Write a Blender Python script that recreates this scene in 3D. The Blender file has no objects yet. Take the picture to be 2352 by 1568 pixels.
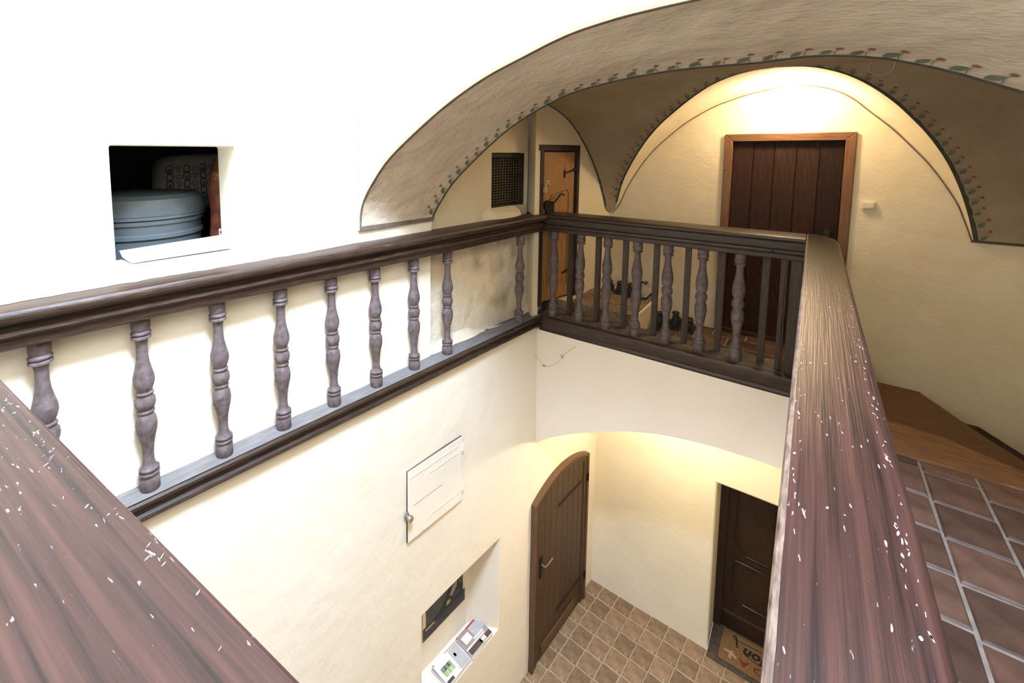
import bpy, bmesh, math, random
from mathutils import Vector, Matrix, noise
random.seed(7)
S = bpy.context.scene
C = S.collection
PI = math.pi

# ------------------------------------------------------------------ camera
cd = bpy.data.cameras.new('camera')
cam = bpy.data.objects.new('camera', cd); C.objects.link(cam)
cd.sensor_fit = 'HORIZONTAL'; cd.sensor_width = 36.0
cd.lens = 1039.3 / 2352 * 36.0
cd.shift_x = (1176 - 1031.7) / 2352
cd.shift_y = -(784 - 448.0) / 2352
cd.clip_start = 0.02
_pi, _ro, _ya = 0.0935, 0.0029, -0.6775
fw = Vector((math.sin(_ya) * math.cos(_pi), math.cos(_ya) * math.cos(_pi), -math.sin(_pi)))
rt = Vector((math.cos(_ya), -math.sin(_ya), 0)); up = rt.cross(fw)
r2 = rt * math.cos(_ro) + up * math.sin(_ro); u2 = up * math.cos(_ro) - rt * math.sin(_ro)
cam.matrix_world = Matrix(((r2.x, u2.x, -fw.x, 0), (r2.y, u2.y, -fw.y, 0), (r2.z, u2.z, -fw.z, 1.70), (0, 0, 0, 1)))
S.camera = cam

# ------------------------------------------------------------------ world, daylight, exposure
w = bpy.data.worlds.new('world'); S.world = w; w.use_nodes = True
w.node_tree.nodes['Background'].inputs[0].default_value = (0.75, 0.85, 1.0, 1)
w.node_tree.nodes['Background'].inputs[1].default_value = 0.12
S.view_settings.view_transform = 'Standard'; S.view_settings.look = 'None'
S.view_settings.gamma = 1.0; S.view_settings.use_curve_mapping = False
S.view_settings.exposure = 0.40
al = bpy.data.lights.new('roof_skylight_daylight', 'AREA')      # daylight falling through the skylight above the light well
al.shape = 'RECTANGLE'; al.size = 0.9; al.size_y = 0.8; al.energy = 470; al.color = (0.58, 0.74, 1.0)
ao = bpy.data.objects.new('roof_skylight_daylight', al); C.objects.link(ao)
ao.location = (-0.20, 0.55, 4.25)
ao.rotation_euler = (Vector((-0.42, 0.10, -1.0))).to_track_quat('-Z', 'Y').to_euler()

# ------------------------------------------------------------------ materials
def mk(name, c1, c2=None, scale=5.0, rough=0.8, bump=0.0, bscale=30.0, stretch=(1, 1, 1), rand=0.0, spec=0.4,
       c3=None, s3=8.0, t3=0.62, w3=0.06, stretch3=None, detail=6.0, metal=0.0, emit=None, estr=0.0, band=None, bump2=0.0):
    m = bpy.data.materials.new(name); m.use_nodes = True
    nt = m.node_tree; N = nt.nodes; L = nt.links
    b = N['Principled BSDF']
    b.inputs['Roughness'].default_value = rough; b.inputs['Metallic'].default_value = metal
    b.inputs['Specular IOR Level'].default_value = spec
    c2 = c2 or c1
    tc = N.new('ShaderNodeTexCoord'); mp = N.new('ShaderNodeMapping'); mp.inputs['Scale'].default_value = stretch
    L.new(tc.outputs['Object'], mp.inputs['Vector'])
    n1 = N.new('ShaderNodeTexNoise'); n1.inputs['Scale'].default_value = scale; n1.inputs['Detail'].default_value = detail
    n1.inputs['Roughness'].default_value = 0.6
    L.new(mp.outputs[0], n1.inputs['Vector'])
    cr = N.new('ShaderNodeValToRGB'); cr.color_ramp.elements[0].position = 0.32; cr.color_ramp.elements[1].position = 0.68
    cr.color_ramp.elements[0].color = (*c1, 1); cr.color_ramp.elements[1].color = (*c2, 1)
    L.new(n1.outputs['Fac'], cr.inputs['Fac'])
    col = cr.outputs['Color']
    if c3:
        mp3 = N.new('ShaderNodeMapping'); mp3.inputs['Scale'].default_value = stretch3 or stretch
        mp3.inputs['Location'].default_value = (3.1, 1.7, 5.3)
        L.new(tc.outputs['Object'], mp3.inputs['Vector'])
        n3 = N.new('ShaderNodeTexNoise'); n3.inputs['Scale'].default_value = s3; n3.inputs['Detail'].default_value = 7
        L.new(mp3.outputs[0], n3.inputs['Vector'])
        r3 = N.new('ShaderNodeValToRGB'); r3.color_ramp.elements[0].position = t3; r3.color_ramp.elements[1].position = t3 + w3
        L.new(n3.outputs['Fac'], r3.inputs['Fac'])
        mx = N.new('ShaderNodeMix'); mx.data_type = 'RGBA'
        L.new(r3.outputs['Color'], mx.inputs['Factor']); L.new(col, mx.inputs[6]); mx.inputs[7].default_value = (*c3, 1)
        col = mx.outputs[2]
    if rand:
        oi = N.new('ShaderNodeObjectInfo'); hs = N.new('ShaderNodeHueSaturation')
        mr = N.new('ShaderNodeMapRange'); mr.inputs[3].default_value = 1 - rand; mr.inputs[4].default_value = 1 + rand
        L.new(oi.outputs['Random'], mr.inputs[0]); L.new(mr.outputs[0], hs.inputs['Value'])
        L.new(col, hs.inputs['Color']); col = hs.outputs['Color']
    L.new(col, b.inputs['Base Color'])
    if bump:
        n2 = N.new('ShaderNodeTexNoise'); n2.inputs['Scale'].default_value = bscale; n2.inputs['Detail'].default_value = 5
        L.new(mp.outputs[0], n2.inputs['Vector'])
        bp = N.new('ShaderNodeBump'); bp.inputs['Strength'].default_value = 1.0; bp.inputs['Distance'].default_value = bump
        L.new(n2.outputs['Fac'], bp.inputs['Height'])
        last = bp
        if bump2:
            n4 = N.new('ShaderNodeTexNoise'); n4.inputs['Scale'].default_value = bscale * 0.18; n4.inputs['Detail'].default_value = 3
            L.new(tc.outputs['Object'], n4.inputs['Vector'])
            b2 = N.new('ShaderNodeBump'); b2.inputs['Distance'].default_value = bump2
            L.new(n4.outputs['Fac'], b2.inputs['Height']); L.new(bp.outputs[0], b2.inputs['Normal']); last = b2
        L.new(last.outputs[0], b.inputs['Normal'])
    if emit:
        b.inputs['Emission Color'].default_value = (*emit, 1); b.inputs['Emission Strength'].default_value = estr
    return m

M = {}
M['lime'] = mk('white_limewash', (0.83, 0.735, 0.59), (0.86, 0.77, 0.63), 3, 0.9, 0.0015, 45, c3=(0.80, 0.70, 0.55), s3=2.2, t3=0.62, w3=0.2, bump2=0.006)
M['cream'] = mk('cream_plaster', (0.72, 0.605, 0.41), (0.78, 0.67, 0.475), 2.5, 0.9, 0.0015, 40, c3=(0.70, 0.58, 0.39), s3=4, t3=0.6, w3=0.2, bump2=0.007)
M['stained'] = mk('stained_plaster', (0.72, 0.60, 0.44), (0.80, 0.71, 0.56), 2.5, 0.9, 0.005, 40, c3=(0.30, 0.23, 0.15), s3=2.6, t3=0.56, w3=0.22, bump2=0.02)
M['hall'] = mk('hall_plaster', (0.82, 0.74, 0.58), (0.86, 0.79, 0.64), 2.5, 0.9, 0.001, 40, bump2=0.005)
M['fascia'] = mk('rosy_white_plaster', (0.80, 0.69, 0.58), (0.83, 0.73, 0.62), 2.5, 0.9, 0.001, 40, bump2=0.004)
M['vault'] = mk('beige_vault_paint', (0.47, 0.37, 0.275), (0.58, 0.47, 0.36), 2.4, 0.9, 0.004, 30, stretch=(1, 3, 2), bump2=0.03)
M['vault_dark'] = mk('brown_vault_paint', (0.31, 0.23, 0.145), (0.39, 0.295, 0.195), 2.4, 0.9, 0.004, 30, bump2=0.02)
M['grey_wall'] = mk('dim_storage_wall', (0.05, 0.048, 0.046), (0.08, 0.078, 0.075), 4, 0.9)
M['rail_dark'] = mk('dark_stained_rail_wood', (0.018, 0.010, 0.006), (0.056, 0.030, 0.019), 9, 0.42, 0.0015, 14, stretch=(12, 1, 12), c3=(0.090, 0.050, 0.032), s3=7, t3=0.60, w3=0.12)
M['rail_warm'] = mk('worn_reddish_rail_wood', (0.006, 0.003, 0.003), (0.052, 0.021, 0.016), 3.0, 0.34, 0.0008, 10, stretch=(24, 0.45, 24), spec=0.20, c3=(0.22, 0.17, 0.165), s3=60, t3=0.68, w3=0.03, stretch3=(2.2, 0.5, 2.2), detail=10)
M['baluster'] = mk('dusty_painted_baluster', (0.090, 0.062, 0.060), (0.165, 0.130, 0.128), 22, 0.62, 0.002, 60, c3=(0.085, 0.052, 0.048), s3=40, t3=0.52, w3=0.16)
M['bar'] = mk('dark_bar_wood', (0.030, 0.019, 0.013), (0.065, 0.042, 0.030), 9, 0.5, 0.001, 20, stretch=(8, 8, 1))
M['dust'] = mk('dusty_sill', (0.045, 0.034, 0.026), (0.15, 0.115, 0.085), 10, 0.9)
M['smear'] = mk('smeared_limewash', (0.30, 0.28, 0.26), (0.62, 0.58, 0.54), 12, 0.9, stretch=(6, 1, 6))
M['dust_grey'] = mk('pale_grey_sill_paint', (0.14, 0.127, 0.12), (0.21, 0.195, 0.188), 8, 0.8, stretch=(6, 1, 6))
M['plank'] = mk('dark_plank_and_shaded_tread_wood', (0.012, 0.0048, 0.0024), (0.040, 0.0145, 0.006), 9, 0.6, 0.001, 18, stretch=(10, 10, 0.7), rand=0.25, spec=0.2)  # wood of the plank door; on the lower treads its darkness stands for shade
M['frame'] = mk('red_brown_frame_wood', (0.105, 0.043, 0.015), (0.20, 0.088, 0.033), 8, 0.45, 0.001, 18, stretch=(9, 9, 0.8))
M['frame_h'] = mk('red_brown_head_wood', (0.105, 0.043, 0.015), (0.20, 0.088, 0.033), 8, 0.45, 0.001, 18, stretch=(0.8, 9, 9))
M['orange'] = mk('orange_brown_door_wood', (0.27, 0.125, 0.042), (0.42, 0.215, 0.082), 10, 0.6, 0.001, 18, stretch=(8, 8, 1), c3=(0.14, 0.06, 0.02), s3=5, t3=0.60, w3=0.15)
M['darkframe'] = mk('almost_black_frame_wood', (0.020, 0.011, 0.007), (0.038, 0.022, 0.014), 8, 0.6, 0.001, 20)
M['hall_door'] = mk('brown_hall_door_wood', (0.046, 0.023, 0.011), (0.085, 0.045, 0.021), 9, 0.5, 0.001, 18, stretch=(9, 9, 0.8), rand=0.12)
M['hall_frame'] = mk('lighter_hall_frame_wood', (0.085, 0.043, 0.019), (0.14, 0.076, 0.036), 9, 0.5, 0.001, 18, stretch=(9, 9, 0.8))
M['carved'] = mk('carved_dark_door_wood', (0.020, 0.011, 0.006), (0.042, 0.023, 0.012), 9, 0.4, 0.001, 18, stretch=(9, 9, 0.8))
M['iron'] = mk('black_iron', (0.012, 0.010, 0.009), (0.03, 0.026, 0.022), 20, 0.55, metal=0.5)
M['rust'] = mk('rusty_wire', (0.15, 0.105, 0.06), (0.24, 0.17, 0.10), 30, 0.7, metal=0.3)
M['brass'] = mk('dull_brass', (0.45, 0.36, 0.20), (0.55, 0.45, 0.28), 30, 0.35, metal=0.8)
M['chrome'] = mk('grey_metal_knob', (0.42, 0.42, 0.43), (0.55, 0.55, 0.56), 10, 0.25, metal=0.9)
M['tile_up'] = mk('terracotta_tile', (0.052, 0.026, 0.018), (0.125, 0.063, 0.041), 7, 0.48, 0.002, 22, rand=0.35, c3=(0.20, 0.15, 0.12), s3=14, t3=0.68, w3=0.05)
M['grout_up'] = mk('grey_grout', (0.17, 0.135, 0.105), (0.25, 0.205, 0.165), 18, 0.95)
M['tile_low'] = mk('brown_stone_tile', (0.15, 0.095, 0.054), (0.27, 0.185, 0.115), 9, 0.75, 0.003, 30, rand=0.22, c3=(0.36, 0.27, 0.18), s3=30, t3=0.60, w3=0.08)
M['grout_low'] = mk('sandy_grout', (0.34, 0.255, 0.16), (0.42, 0.325, 0.215), 18, 0.95)
M['step'] = mk('worn_step_wood', (0.10, 0.045, 0.018), (0.22, 0.105, 0.045), 6, 0.5, 0.0015, 14, stretch=(1, 10, 6), c3=(0.30, 0.18, 0.09), s3=4, t3=0.6, w3=0.2)
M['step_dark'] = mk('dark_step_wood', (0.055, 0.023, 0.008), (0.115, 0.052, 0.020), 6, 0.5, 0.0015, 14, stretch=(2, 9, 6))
M['edge_wear'] = mk('worn_pale_edge', (0.03, 0.015, 0.011), (0.17, 0.115, 0.085), 22, 0.45, stretch=(6, 1, 6))
M['line'] = mk('dark_olive_line_paint', (0.045, 0.042, 0.028), (0.085, 0.078, 0.052), 14, 0.9)
M['line_brown'] = mk('brown_line_paint', (0.10, 0.072, 0.05), (0.17, 0.125, 0.09), 14, 0.9)
M['leaf'] = mk('green_leaf_paint', (0.10, 0.115, 0.075), (0.165, 0.18, 0.12), 30, 0.9)
M['berry'] = mk('red_berry_paint', (0.23, 0.065, 0.035), (0.33, 0.11, 0.06), 30, 0.9)
M['white_plastic'] = mk('cream_plastic', (0.62, 0.56, 0.44), None, 5, 0.4)
M['led'] = mk('neon_pilot', (0.8, 0.2, 0.05), None, 5, 0.4, emit=(1, 0.25, 0.05), estr=1.2)
M['white_paint'] = mk('white_cabinet_paint', (0.84, 0.755, 0.62), (0.87, 0.785, 0.65), 4, 0.8, 0.002, 40)
M['gap'] = mk('dark_gap', (0.10, 0.085, 0.07), None, 5, 0.9)
M['tub'] = mk('grey_plastic_tub', (0.066, 0.078, 0.082), (0.088, 0.102, 0.107), 8, 0.45)
M['bag'] = mk('grey_fabric_bag', (0.34, 0.32, 0.30), (0.44, 0.42, 0.40), 40, 0.8)
M['bag_line'] = mk('black_print', (0.010, 0.009, 0.009), None, 5, 0.9)
M['sack'] = mk('printed_brown_sack', (0.035, 0.010, 0.007), (0.20, 0.050, 0.022), 18, 0.45, c3=(0.36, 0.20, 0.04), s3=9, t3=0.63, w3=0.06)
M['sack_green'] = mk('green_print', (0.06, 0.085, 0.03), (0.11, 0.14, 0.05), 9, 0.5)
M['paper'] = mk('white_card', (0.84, 0.83, 0.83), (0.87, 0.86, 0.86), 3, 0.8)
M['black'] = mk('black_shoe_material', (0.012, 0.012, 0.012), (0.03, 0.029, 0.028), 30, 0.6)
M['shoe_grey'] = mk('grey_shoe_fabric', (0.36, 0.34, 0.29), (0.45, 0.43, 0.37), 30, 0.8)
M['shoe_white'] = mk('white_trim', (0.62, 0.60, 0.55), None, 30, 0.7)
M['rubber'] = mk('dark_rubber', (0.035, 0.03, 0.026), (0.06, 0.052, 0.045), 30, 0.8)
M['mat'] = mk('coir_mat', (0.14, 0.075, 0.028), (0.24, 0.135, 0.055), 60, 0.95, 0.004, 160)
M['mat_edge'] = mk('dusty_stone_threshold', (0.045, 0.032, 0.022), (0.11, 0.08, 0.055), 30, 0.9, 0.003, 60)
M['mat_red'] = mk('dark_red_print', (0.13, 0.018, 0.008), None, 5, 0.9)
M['mat_pink'] = mk('faded_pink_print', (0.42, 0.23, 0.17), None, 5, 0.9)
M['ink'] = mk('black_ink', (0.012, 0.011, 0.010), None, 5, 0.9)
M['poster_paper'] = mk('cream_paper', (0.80, 0.72, 0.58), None, 5, 0.8)
M['poster_grey'] = mk('poster_slate_print', (0.055, 0.062, 0.066), (0.085, 0.095, 0.10), 40, 0.5)
M['poster_dark'] = mk('poster_charcoal_print', (0.030, 0.030, 0.034), (0.045, 0.045, 0.05), 30, 0.5)
M['poster_black'] = mk('poster_black_print', (0.012, 0.011, 0.012), (0.02, 0.02, 0.02), 30, 0.5)
M['poster_light'] = mk('poster_pale_print', (0.20, 0.22, 0.235), (0.28, 0.30, 0.31), 60, 0.5)
M['poster_yellow'] = mk('poster_yellow_print', (0.55, 0.50, 0.24), None, 60, 0.5)
M['mag_white'] = mk('magazine_white', (0.70, 0.69, 0.69), (0.76, 0.75, 0.75), 10, 0.35)
M['mag_grey'] = mk('magazine_grey_print', (0.42, 0.41, 0.42), (0.50, 0.49, 0.50), 12, 0.35)
M['mag_taupe'] = mk('magazine_taupe_print', (0.30, 0.23, 0.22), (0.38, 0.30, 0.29), 12, 0.35)
M['mag_brown'] = mk('magazine_brown_print', (0.07, 0.045, 0.04), (0.11, 0.075, 0.065), 30, 0.35)
M['mag_red'] = mk('magazine_red_print', (0.50, 0.035, 0.045), None, 10, 0.35)
M['mag_green'] = mk('magazine_green_print', (0.24, 0.38, 0.13), (0.42, 0.52, 0.28), 60, 0.35)
M['mag_tree'] = mk('magazine_tree_print', (0.12, 0.17, 0.09), (0.30, 0.34, 0.27), 80, 0.35)
M['web'] = mk('dusty_thread', (0.20, 0.13, 0.08), None, 5, 0.9)
M['lamp_glass'] = mk('lit_opal_glass', (0.9, 0.85, 0.7), None, 5, 0.4, emit=(1.0, 0.80, 0.52), estr=14)
M['lamp_rim'] = mk('lamp_rim_metal', (0.6, 0.55, 0.45), None, 5, 0.4)

# ------------------------------------------------------------------ mesh helpers
class MB:
    def __init__(s): s.v = []; s.f = []; s.mi = []; s.mats = []
    def m(s, mat):
        if mat not in s.mats: s.mats.append(mat)
        return s.mats.index(mat)
    def add(s, vs, fs, mat=None):
        o = len(s.v); s.v += [tuple(v) for v in vs]
        k = s.m(mat) if mat else 0
        for f in fs: s.f.append(tuple(i + o for i in f)); s.mi.append(k)
    def box(s, x0, x1, y0, y1, z0, z1, mat=None, T=None):
        vs = [(x, y, z) for z in (z0, z1) for y in (y0, y1) for x in (x0, x1)]
        if T: vs = [T(*v) for v in vs]
        s.add(vs, [(0, 2, 3, 1), (4, 5, 7, 6), (0, 1, 5, 4), (2, 6, 7, 3), (0, 4, 6, 2), (1, 3, 7, 5)], mat)
    def prism(s, prof, y0, y1, mat=None, fn=None, ny=1):      # closed (x,z) profile swept along y
        n = len(prof); vs = []
        for k in range(ny + 1):
            y = y0 + (y1 - y0) * k / ny
            vs += [(fn(x, y, z) if fn else (x, y, z)) for x, z in prof]
        fs = [(k * n + i, k * n + (i + 1) % n, (k + 1) * n + (i + 1) % n, (k + 1) * n + i) for k in range(ny) for i in range(n)]
        fs += [tuple(range(n))[::-1], tuple(ny * n + i for i in range(n))]
        s.add(vs, fs, mat)
    def lathe(s, prof, seg=20, cx=0, cy=0, cz=0, mat=None, T=None):   # (r,z)
        vs = []; fs = []
        for r, z in prof:
            for i in range(seg):
                a = 2 * PI * i / seg; v = (cx + r * math.cos(a), cy + r * math.sin(a), cz + z)
                vs.append(T(*v) if T else v)
        n = len(prof)
        for j in range(n - 1):
            for i in range(seg):
                k = (i + 1) % seg; fs.append((j * seg + i, j * seg + k, (j + 1) * seg + k, (j + 1) * seg + i))
        fs.append(tuple(range(seg))[::-1]); fs.append(tuple((n - 1) * seg + i for i in range(seg)))
        s.add(vs, fs, mat)
    def tube(s, pts, r, seg=8, mat=None):
        pts = [Vector(p) for p in pts]; vs = []; fs = []
        for i, p in enumerate(pts):
            d = (pts[min(i + 1, len(pts) - 1)] - pts[max(i - 1, 0)]).normalized()
            a = d.cross(Vector((0.13, 0.31, 0.94))).normalized(); b = d.cross(a)
            rr = r[i] if isinstance(r, (list, tuple)) else r
            for k in range(seg):
                t = 2 * PI * k / seg; vs.append(p + a * math.cos(t) * rr + b * math.sin(t) * rr)
        for j in range(len(pts) - 1):
            for i in range(seg):
                k = (i + 1) % seg; fs.append((j * seg + i, j * seg + k, (j + 1) * seg + k, (j + 1) * seg + i))
        fs.append(tuple(range(seg))[::-1]); fs.append(tuple((len(pts) - 1) * seg + i for i in range(seg)))
        s.add(vs, fs, mat)
    def grid(s, rows, mat=None, close=False):
        n = len(rows[0]); vs = [p for r in rows for p in r]; fs = []
        for j in range(len(rows) - 1):
            for i in range(n - (0 if close else 1)):
                k = (i + 1) % n; fs.append((j * n + i, j * n + k, (j + 1) * n + k, (j + 1) * n + i))
        s.add(vs, fs, mat)
    def mesh(s, name, mat=None, smooth=None, weld=True):
        me = bpy.data.meshes.new(name); me.from_pydata(s.v, [], s.f)
        if s.mats:
            for mt in s.mats: me.materials.append(mt)
            me.polygons.foreach_set('material_index', s.mi)
        elif mat: me.materials.append(mat)
        bm = bmesh.new(); bm.from_mesh(me)
        if weld: bmesh.ops.remove_doubles(bm, verts=bm.verts, dist=1e-5)
        bmesh.ops.recalc_face_normals(bm, faces=bm.faces); bm.to_mesh(me); bm.free()
        if smooth is not None:
            me.polygons.foreach_set('use_smooth', [True] * len(me.polygons)); me.set_sharp_from_angle(angle=smooth)
        me.update(); return me
    def build(s, name, mat=None, parent=None, smooth=None, bevel=0, loc=None, seg=2, weld=True):
        o = bpy.data.objects.new(name, s.mesh(name, mat, smooth, weld)); C.objects.link(o)
        if parent: o.parent = parent
        if loc: o.location = loc
        if bevel:
            bv = o.modifiers.new('bevel', 'BEVEL'); bv.width = bevel; bv.segments = seg; bv.limit_method = 'ANGLE'; bv.angle_limit = 0.6
        return o

def thing(name, label, cat, loc=(0, 0, 0), rz=0, group=None):
    o = bpy.data.objects.new(name, None); C.objects.link(o); o.empty_display_size = 0.1
    o.location = loc; o.rotation_euler = (0, 0, rz); o['label'] = label; o['category'] = cat
    if group: o['group'] = group
    return o
def tag(o, label, cat, group=None):
    o['label'] = label; o['category'] = cat
    if group: o['group'] = group
    return o
def struct(o, label=None):
    o['kind'] = 'structure'
    if label: o['label'] = label
    return o
def sempty(name, loc=(0, 0, 0), rz=0, label=None):
    o = bpy.data.objects.new(name, None); C.objects.link(o); o.location = loc; o.rotation_euler = (0, 0, rz); o.empty_display_size = 0.1
    return struct(o, label)
def copy_part(o, parent, loc, rot=None):
    c = o.copy(); C.objects.link(c); c.parent = parent; c.location = loc
    if rot: c.rotation_euler = rot
    return c
def interp(pts, n):                       # resample a polyline by Catmull-Rom, n+1 points
    P = [Vector(p) for p in pts]; P = [P[0] * 2 - P[1]] + P + [P[-1] * 2 - P[-2]]; out = []; m = len(P) - 3
    for k in range(n + 1):
        t = k / n * m; i = min(int(t), m - 1); f = t - i; a, b, c, d = P[i:i + 4]
        out.append(0.5 * ((2 * b) + (c - a) * f + (2 * a - 5 * b + 4 * c - d) * f * f + (3 * b - a - 3 * c + d) * f ** 3))
    return out
def by_length(pts, n):                    # resample evenly by length
    Q = interp(pts, 200); L = [0]
    for i in range(200): L.append(L[-1] + (Q[i + 1] - Q[i]).length)
    out = []; j = 0
    for k in range(n + 1):
        t = L[-1] * k / n
        while j < 199 and L[j + 1] < t: j += 1
        d = L[j + 1] - L[j]; out.append(Q[j].lerp(Q[j + 1], (t - L[j]) / d if d else 0))
    return out

# frame of the left wall: s along the wall (away from the viewer), o out of the wall, z up
BETA = 0.0894
PWL = Vector((-1.99, 3.85, 0)); UL = Vector((math.sin(BETA), math.cos(BETA), 0)); NL = Vector((math.cos(BETA), -math.sin(BETA), 0))
def LW(s, o, z): return PWL + UL * s + NL * o + Vector((0, 0, z))
# frame of the gallery's left wall
G0 = Vector((-1.999, 3.75, 0)); G1 = Vector((-1.727, 4.97, 0)); UG = (G1 - G0).normalized(); NG = Vector((UG.y, -UG.x, 0))
def GW(s, o, z): return G0 + UG * s + NG * o + Vector((0, 0, z))
AG = math.atan2(UG.x, UG.y)

def uneven(p, amp):                        # gentle hand-plastered unevenness, as an offset
    return amp * (noise.noise(Vector(p) * 1.3) + 0.5 * noise.noise(Vector(p) * 3.7 + Vector((9, 2, 4))))

def cuts(a, b, extra, step):
    n = max(1, int(round((b - a) / step))); L = [a + (b - a) * i / n for i in range(n + 1)]
    for e in extra:
        if a < e < b:
            L = [x for x in L if abs(x - e) > step * 0.3 or x in (a, b)] + [e]
    return sorted(set(L))
def holed_wall(name, T, o, s0, s1, z0, z1, holes, mat, amp=0.008, step=0.22, bevel=0.012):
    # holes: (s0,s1,z0,z1,depth,closed,splay)
    mb = MB()
    S_ = cuts(s0, s1, [h[0] for h in holes] + [h[1] for h in holes], step)
    Z_ = cuts(z0, z1, [h[2] for h in holes] + [h[3] for h in holes], step)
    def P(s, z): return T(s, o + uneven(T(s, o, z), amp), z)
    for i in range(len(S_) - 1):
        for j in range(len(Z_) - 1):
            sm = (S_[i] + S_[i + 1]) / 2; zm = (Z_[j] + Z_[j + 1]) / 2
            if any(h[0] < sm < h[1] and h[2] < zm < h[3] for h in holes): continue
            mb.add([P(S_[i], Z_[j]), P(S_[i + 1], Z_[j]), P(S_[i + 1], Z_[j + 1]), P(S_[i], Z_[j + 1])], [(0, 1, 2, 3)])
    for a, b, c, d, dep, closed, spl in holes:
        ss = [x for x in S_ if a <= x <= b]; zz = [x for x in Z_ if c <= x <= d]
        ring = [(x, c) for x in ss] + [(b, z) for z in zz[1:]] + [(x, d) for x in ss[::-1][1:]] + [(a, z) for z in zz[::-1][1:-1]]
        inner = []
        for x, z in ring:
            xi = x - spl * (x - a) / (b - a)
            inner.append(T(xi, o - dep, z))
        mb.grid([[P(x, z) for x, z in ring], inner], close=True)
        if closed: mb.add(inner, [tuple(range(len(inner)))])
    return mb.build(name, mat, smooth=0.7, bevel=bevel, seg=3)

# ================================================================== STRUCTURE
# --- left wall, above the sill, beside the light well (with the storage window)
struct(holed_wall('wall_left', LW, -0.08, -5.3, -1.355, 0.06, 4.7, [(-3.265, -2.742, 1.178, 1.728, 0.24, False, 0.0)], M['lime'], amp=0.012),
       'white limewashed wall with a small square opening')
# end of that wall where it steps back behind the corner baluster
mb = MB(); zz = [0.06 + 0.16 * i for i in range(16)]
mb.grid([[LW(-1.355 + 0.004 * math.sin(z * 9), -0.08 + uneven(LW(-1.355, -0.08, z), .012), z) for z in zz], [LW(-1.352, -0.17, z) for z in zz]])
struct(mb.build('wall_left_return', M['cream'], smooth=0.7))
# recessed wall behind the corner with the wire-mesh window
struct(holed_wall('wall_recess', LW, -0.15, -1.37, 0.03, 1.05, 2.6, [(-0.545, -0.008, 1.205, 1.70, 0.09, False, 0.0)], M['cream'], amp=0.010))
struct(holed_wall('wall_recess_lower', LW, -0.15, -1.37, 0.03, 0.05, 1.05, [], M['stained'], amp=0.010),
       'stained recessed plaster wall behind the corner of the balustrade')
mb = MB(); mb.grid([[LW(0.06, -0.24, z) for z in zz + [2.7]], [LW(0.028, -0.14, z) for z in zz + [2.7]], [LW(-0.075, -0.045, z) for z in zz + [2.7]], [LW(-0.10, -0.0, z) for z in zz + [2.7]], [GW(0.07, 0.003, z) for z in zz + [2.7]]])
struct(mb.build('wall_recess_jamb', M['cream'], smooth=0.9))
# --- gallery left wall (with the orange door)
struct(holed_wall('wall_gallery_left', GW, 0, 0.06, 1.26, 0, 2.6, [(0.065, 0.665, 0.02, 1.765, 0.10, False, 0.0)], M['cream'], amp=0.006))
# --- far wall of the gallery
FW = lambda s, o, z: Vector((s, 4.97 - o, z))
struct(holed_wall('wall_far', FW, 0, -1.80, 1.42, -0.75, 2.75, [(-0.665, 0.258, -0.02, 1.875, 0.09, False, 0.0)], M['cream'], amp=0.010, bevel=0.006),
       'warm cream gallery wall under the painted vault')
# --- left wall below the sill, with the niche
struct(holed_wall('wall_left_lower', LW, 0, -5.3, 1.37, -3.66, 0.06, [(-1.53, -0.56, -2.745, -1.83, 0.25, True, 0.16)], M['lime'], amp=0.010),
       'white wall of the lower court with a niche')
mb = MB(); mb.grid([[LW(s, 0.0, 0.055) for s in (-5.3, -1.3, 0.2)], [LW(s, -0.17, 0.055) for s in (-5.3, -1.3, 0.2)]])
struct(mb.build('trim_1', M['stained']))
mb = MB()                                     # dirty sloping ledge at the foot of the recess, and the splayed sill under the mesh window
mb.grid([[LW(-1.35 + 1.4 * i / 14, -0.155, 0.17 + 0.06 * math.sin(i * .5) + .03 * noise.noise(Vector((i * .7, 0, 3)))) for i in range(15)],
         [LW(-1.35 + 1.4 * i / 14, -0.09, 0.15 + 0.01 * math.sin(i * 1.7)) for i in range(15)], [LW(-1.35 + 1.4 * i / 14, -0.05, 0.10) for i in range(15)]])
struct(mb.build('trim_2', M['stained'], smooth=1.2))
mb = MB()
rows = []
for k in range(7):
    t = k / 6; rows.append([LW(-0.70 + 0.62 * i / 8 + 0.05 * t * (i / 8 - .5), -0.16 + 0.12 * math.sin(t * PI) ** .7 * math.sin(PI * i / 8) ** .6 - .01, 1.212 - 0.20 * t) for i in range(9)])
mb.grid(rows); struct(mb.build('trim_3', M['cream'], smooth=1.2), 'splayed plaster sill under the wire-mesh window')
# --- fascia under the far balustrade, segmental arch edge, and the hall vault behind it
AR = [(-2.06, -1.235), (-2.026, -1.197), (-1.85, -1.06), (-1.62, -0.92), (-1.383, -0.81), (-1.15, -0.705), (-0.91, -0.625), (-0.68, -0.58), (-0.44, -0.552), (-0.2, -0.54), (0.05, -0.54), (0.40, -0.56)]
arc = interp([(x, 0, z) for x, z in AR], 60)
mb = MB(); rows = []
for t in (0.0, 0.25, 0.5, 0.75, 1.0):
    rows.append([(p.x, 3.85 + uneven((p.x, 3.85, p.z * (1 - t)), .006), p.z * (1 - t) + 0.0 * t) for p in arc])
mb.grid([[(p.x, 3.885, p.z - 0.004) for p in arc]] + [[(p.x, 3.858, p.z - 0.004) for p in arc]] + rows)
struct(mb.build('wall_fascia', M['fascia'], smooth=0.8), 'pale plaster fascia with a shallow arch under the far balustrade')
mb = MB(); mb.grid([[(p.x, 3.884 + 1.34 * k / 6, p.z - 0.004) for p in arc] for k in range(7)])
struct(mb.build('ceiling_hall', M['hall'], smooth=0.8))
BW = lambda s, o, z: Vector((s, 5.20 - o, z))
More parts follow.
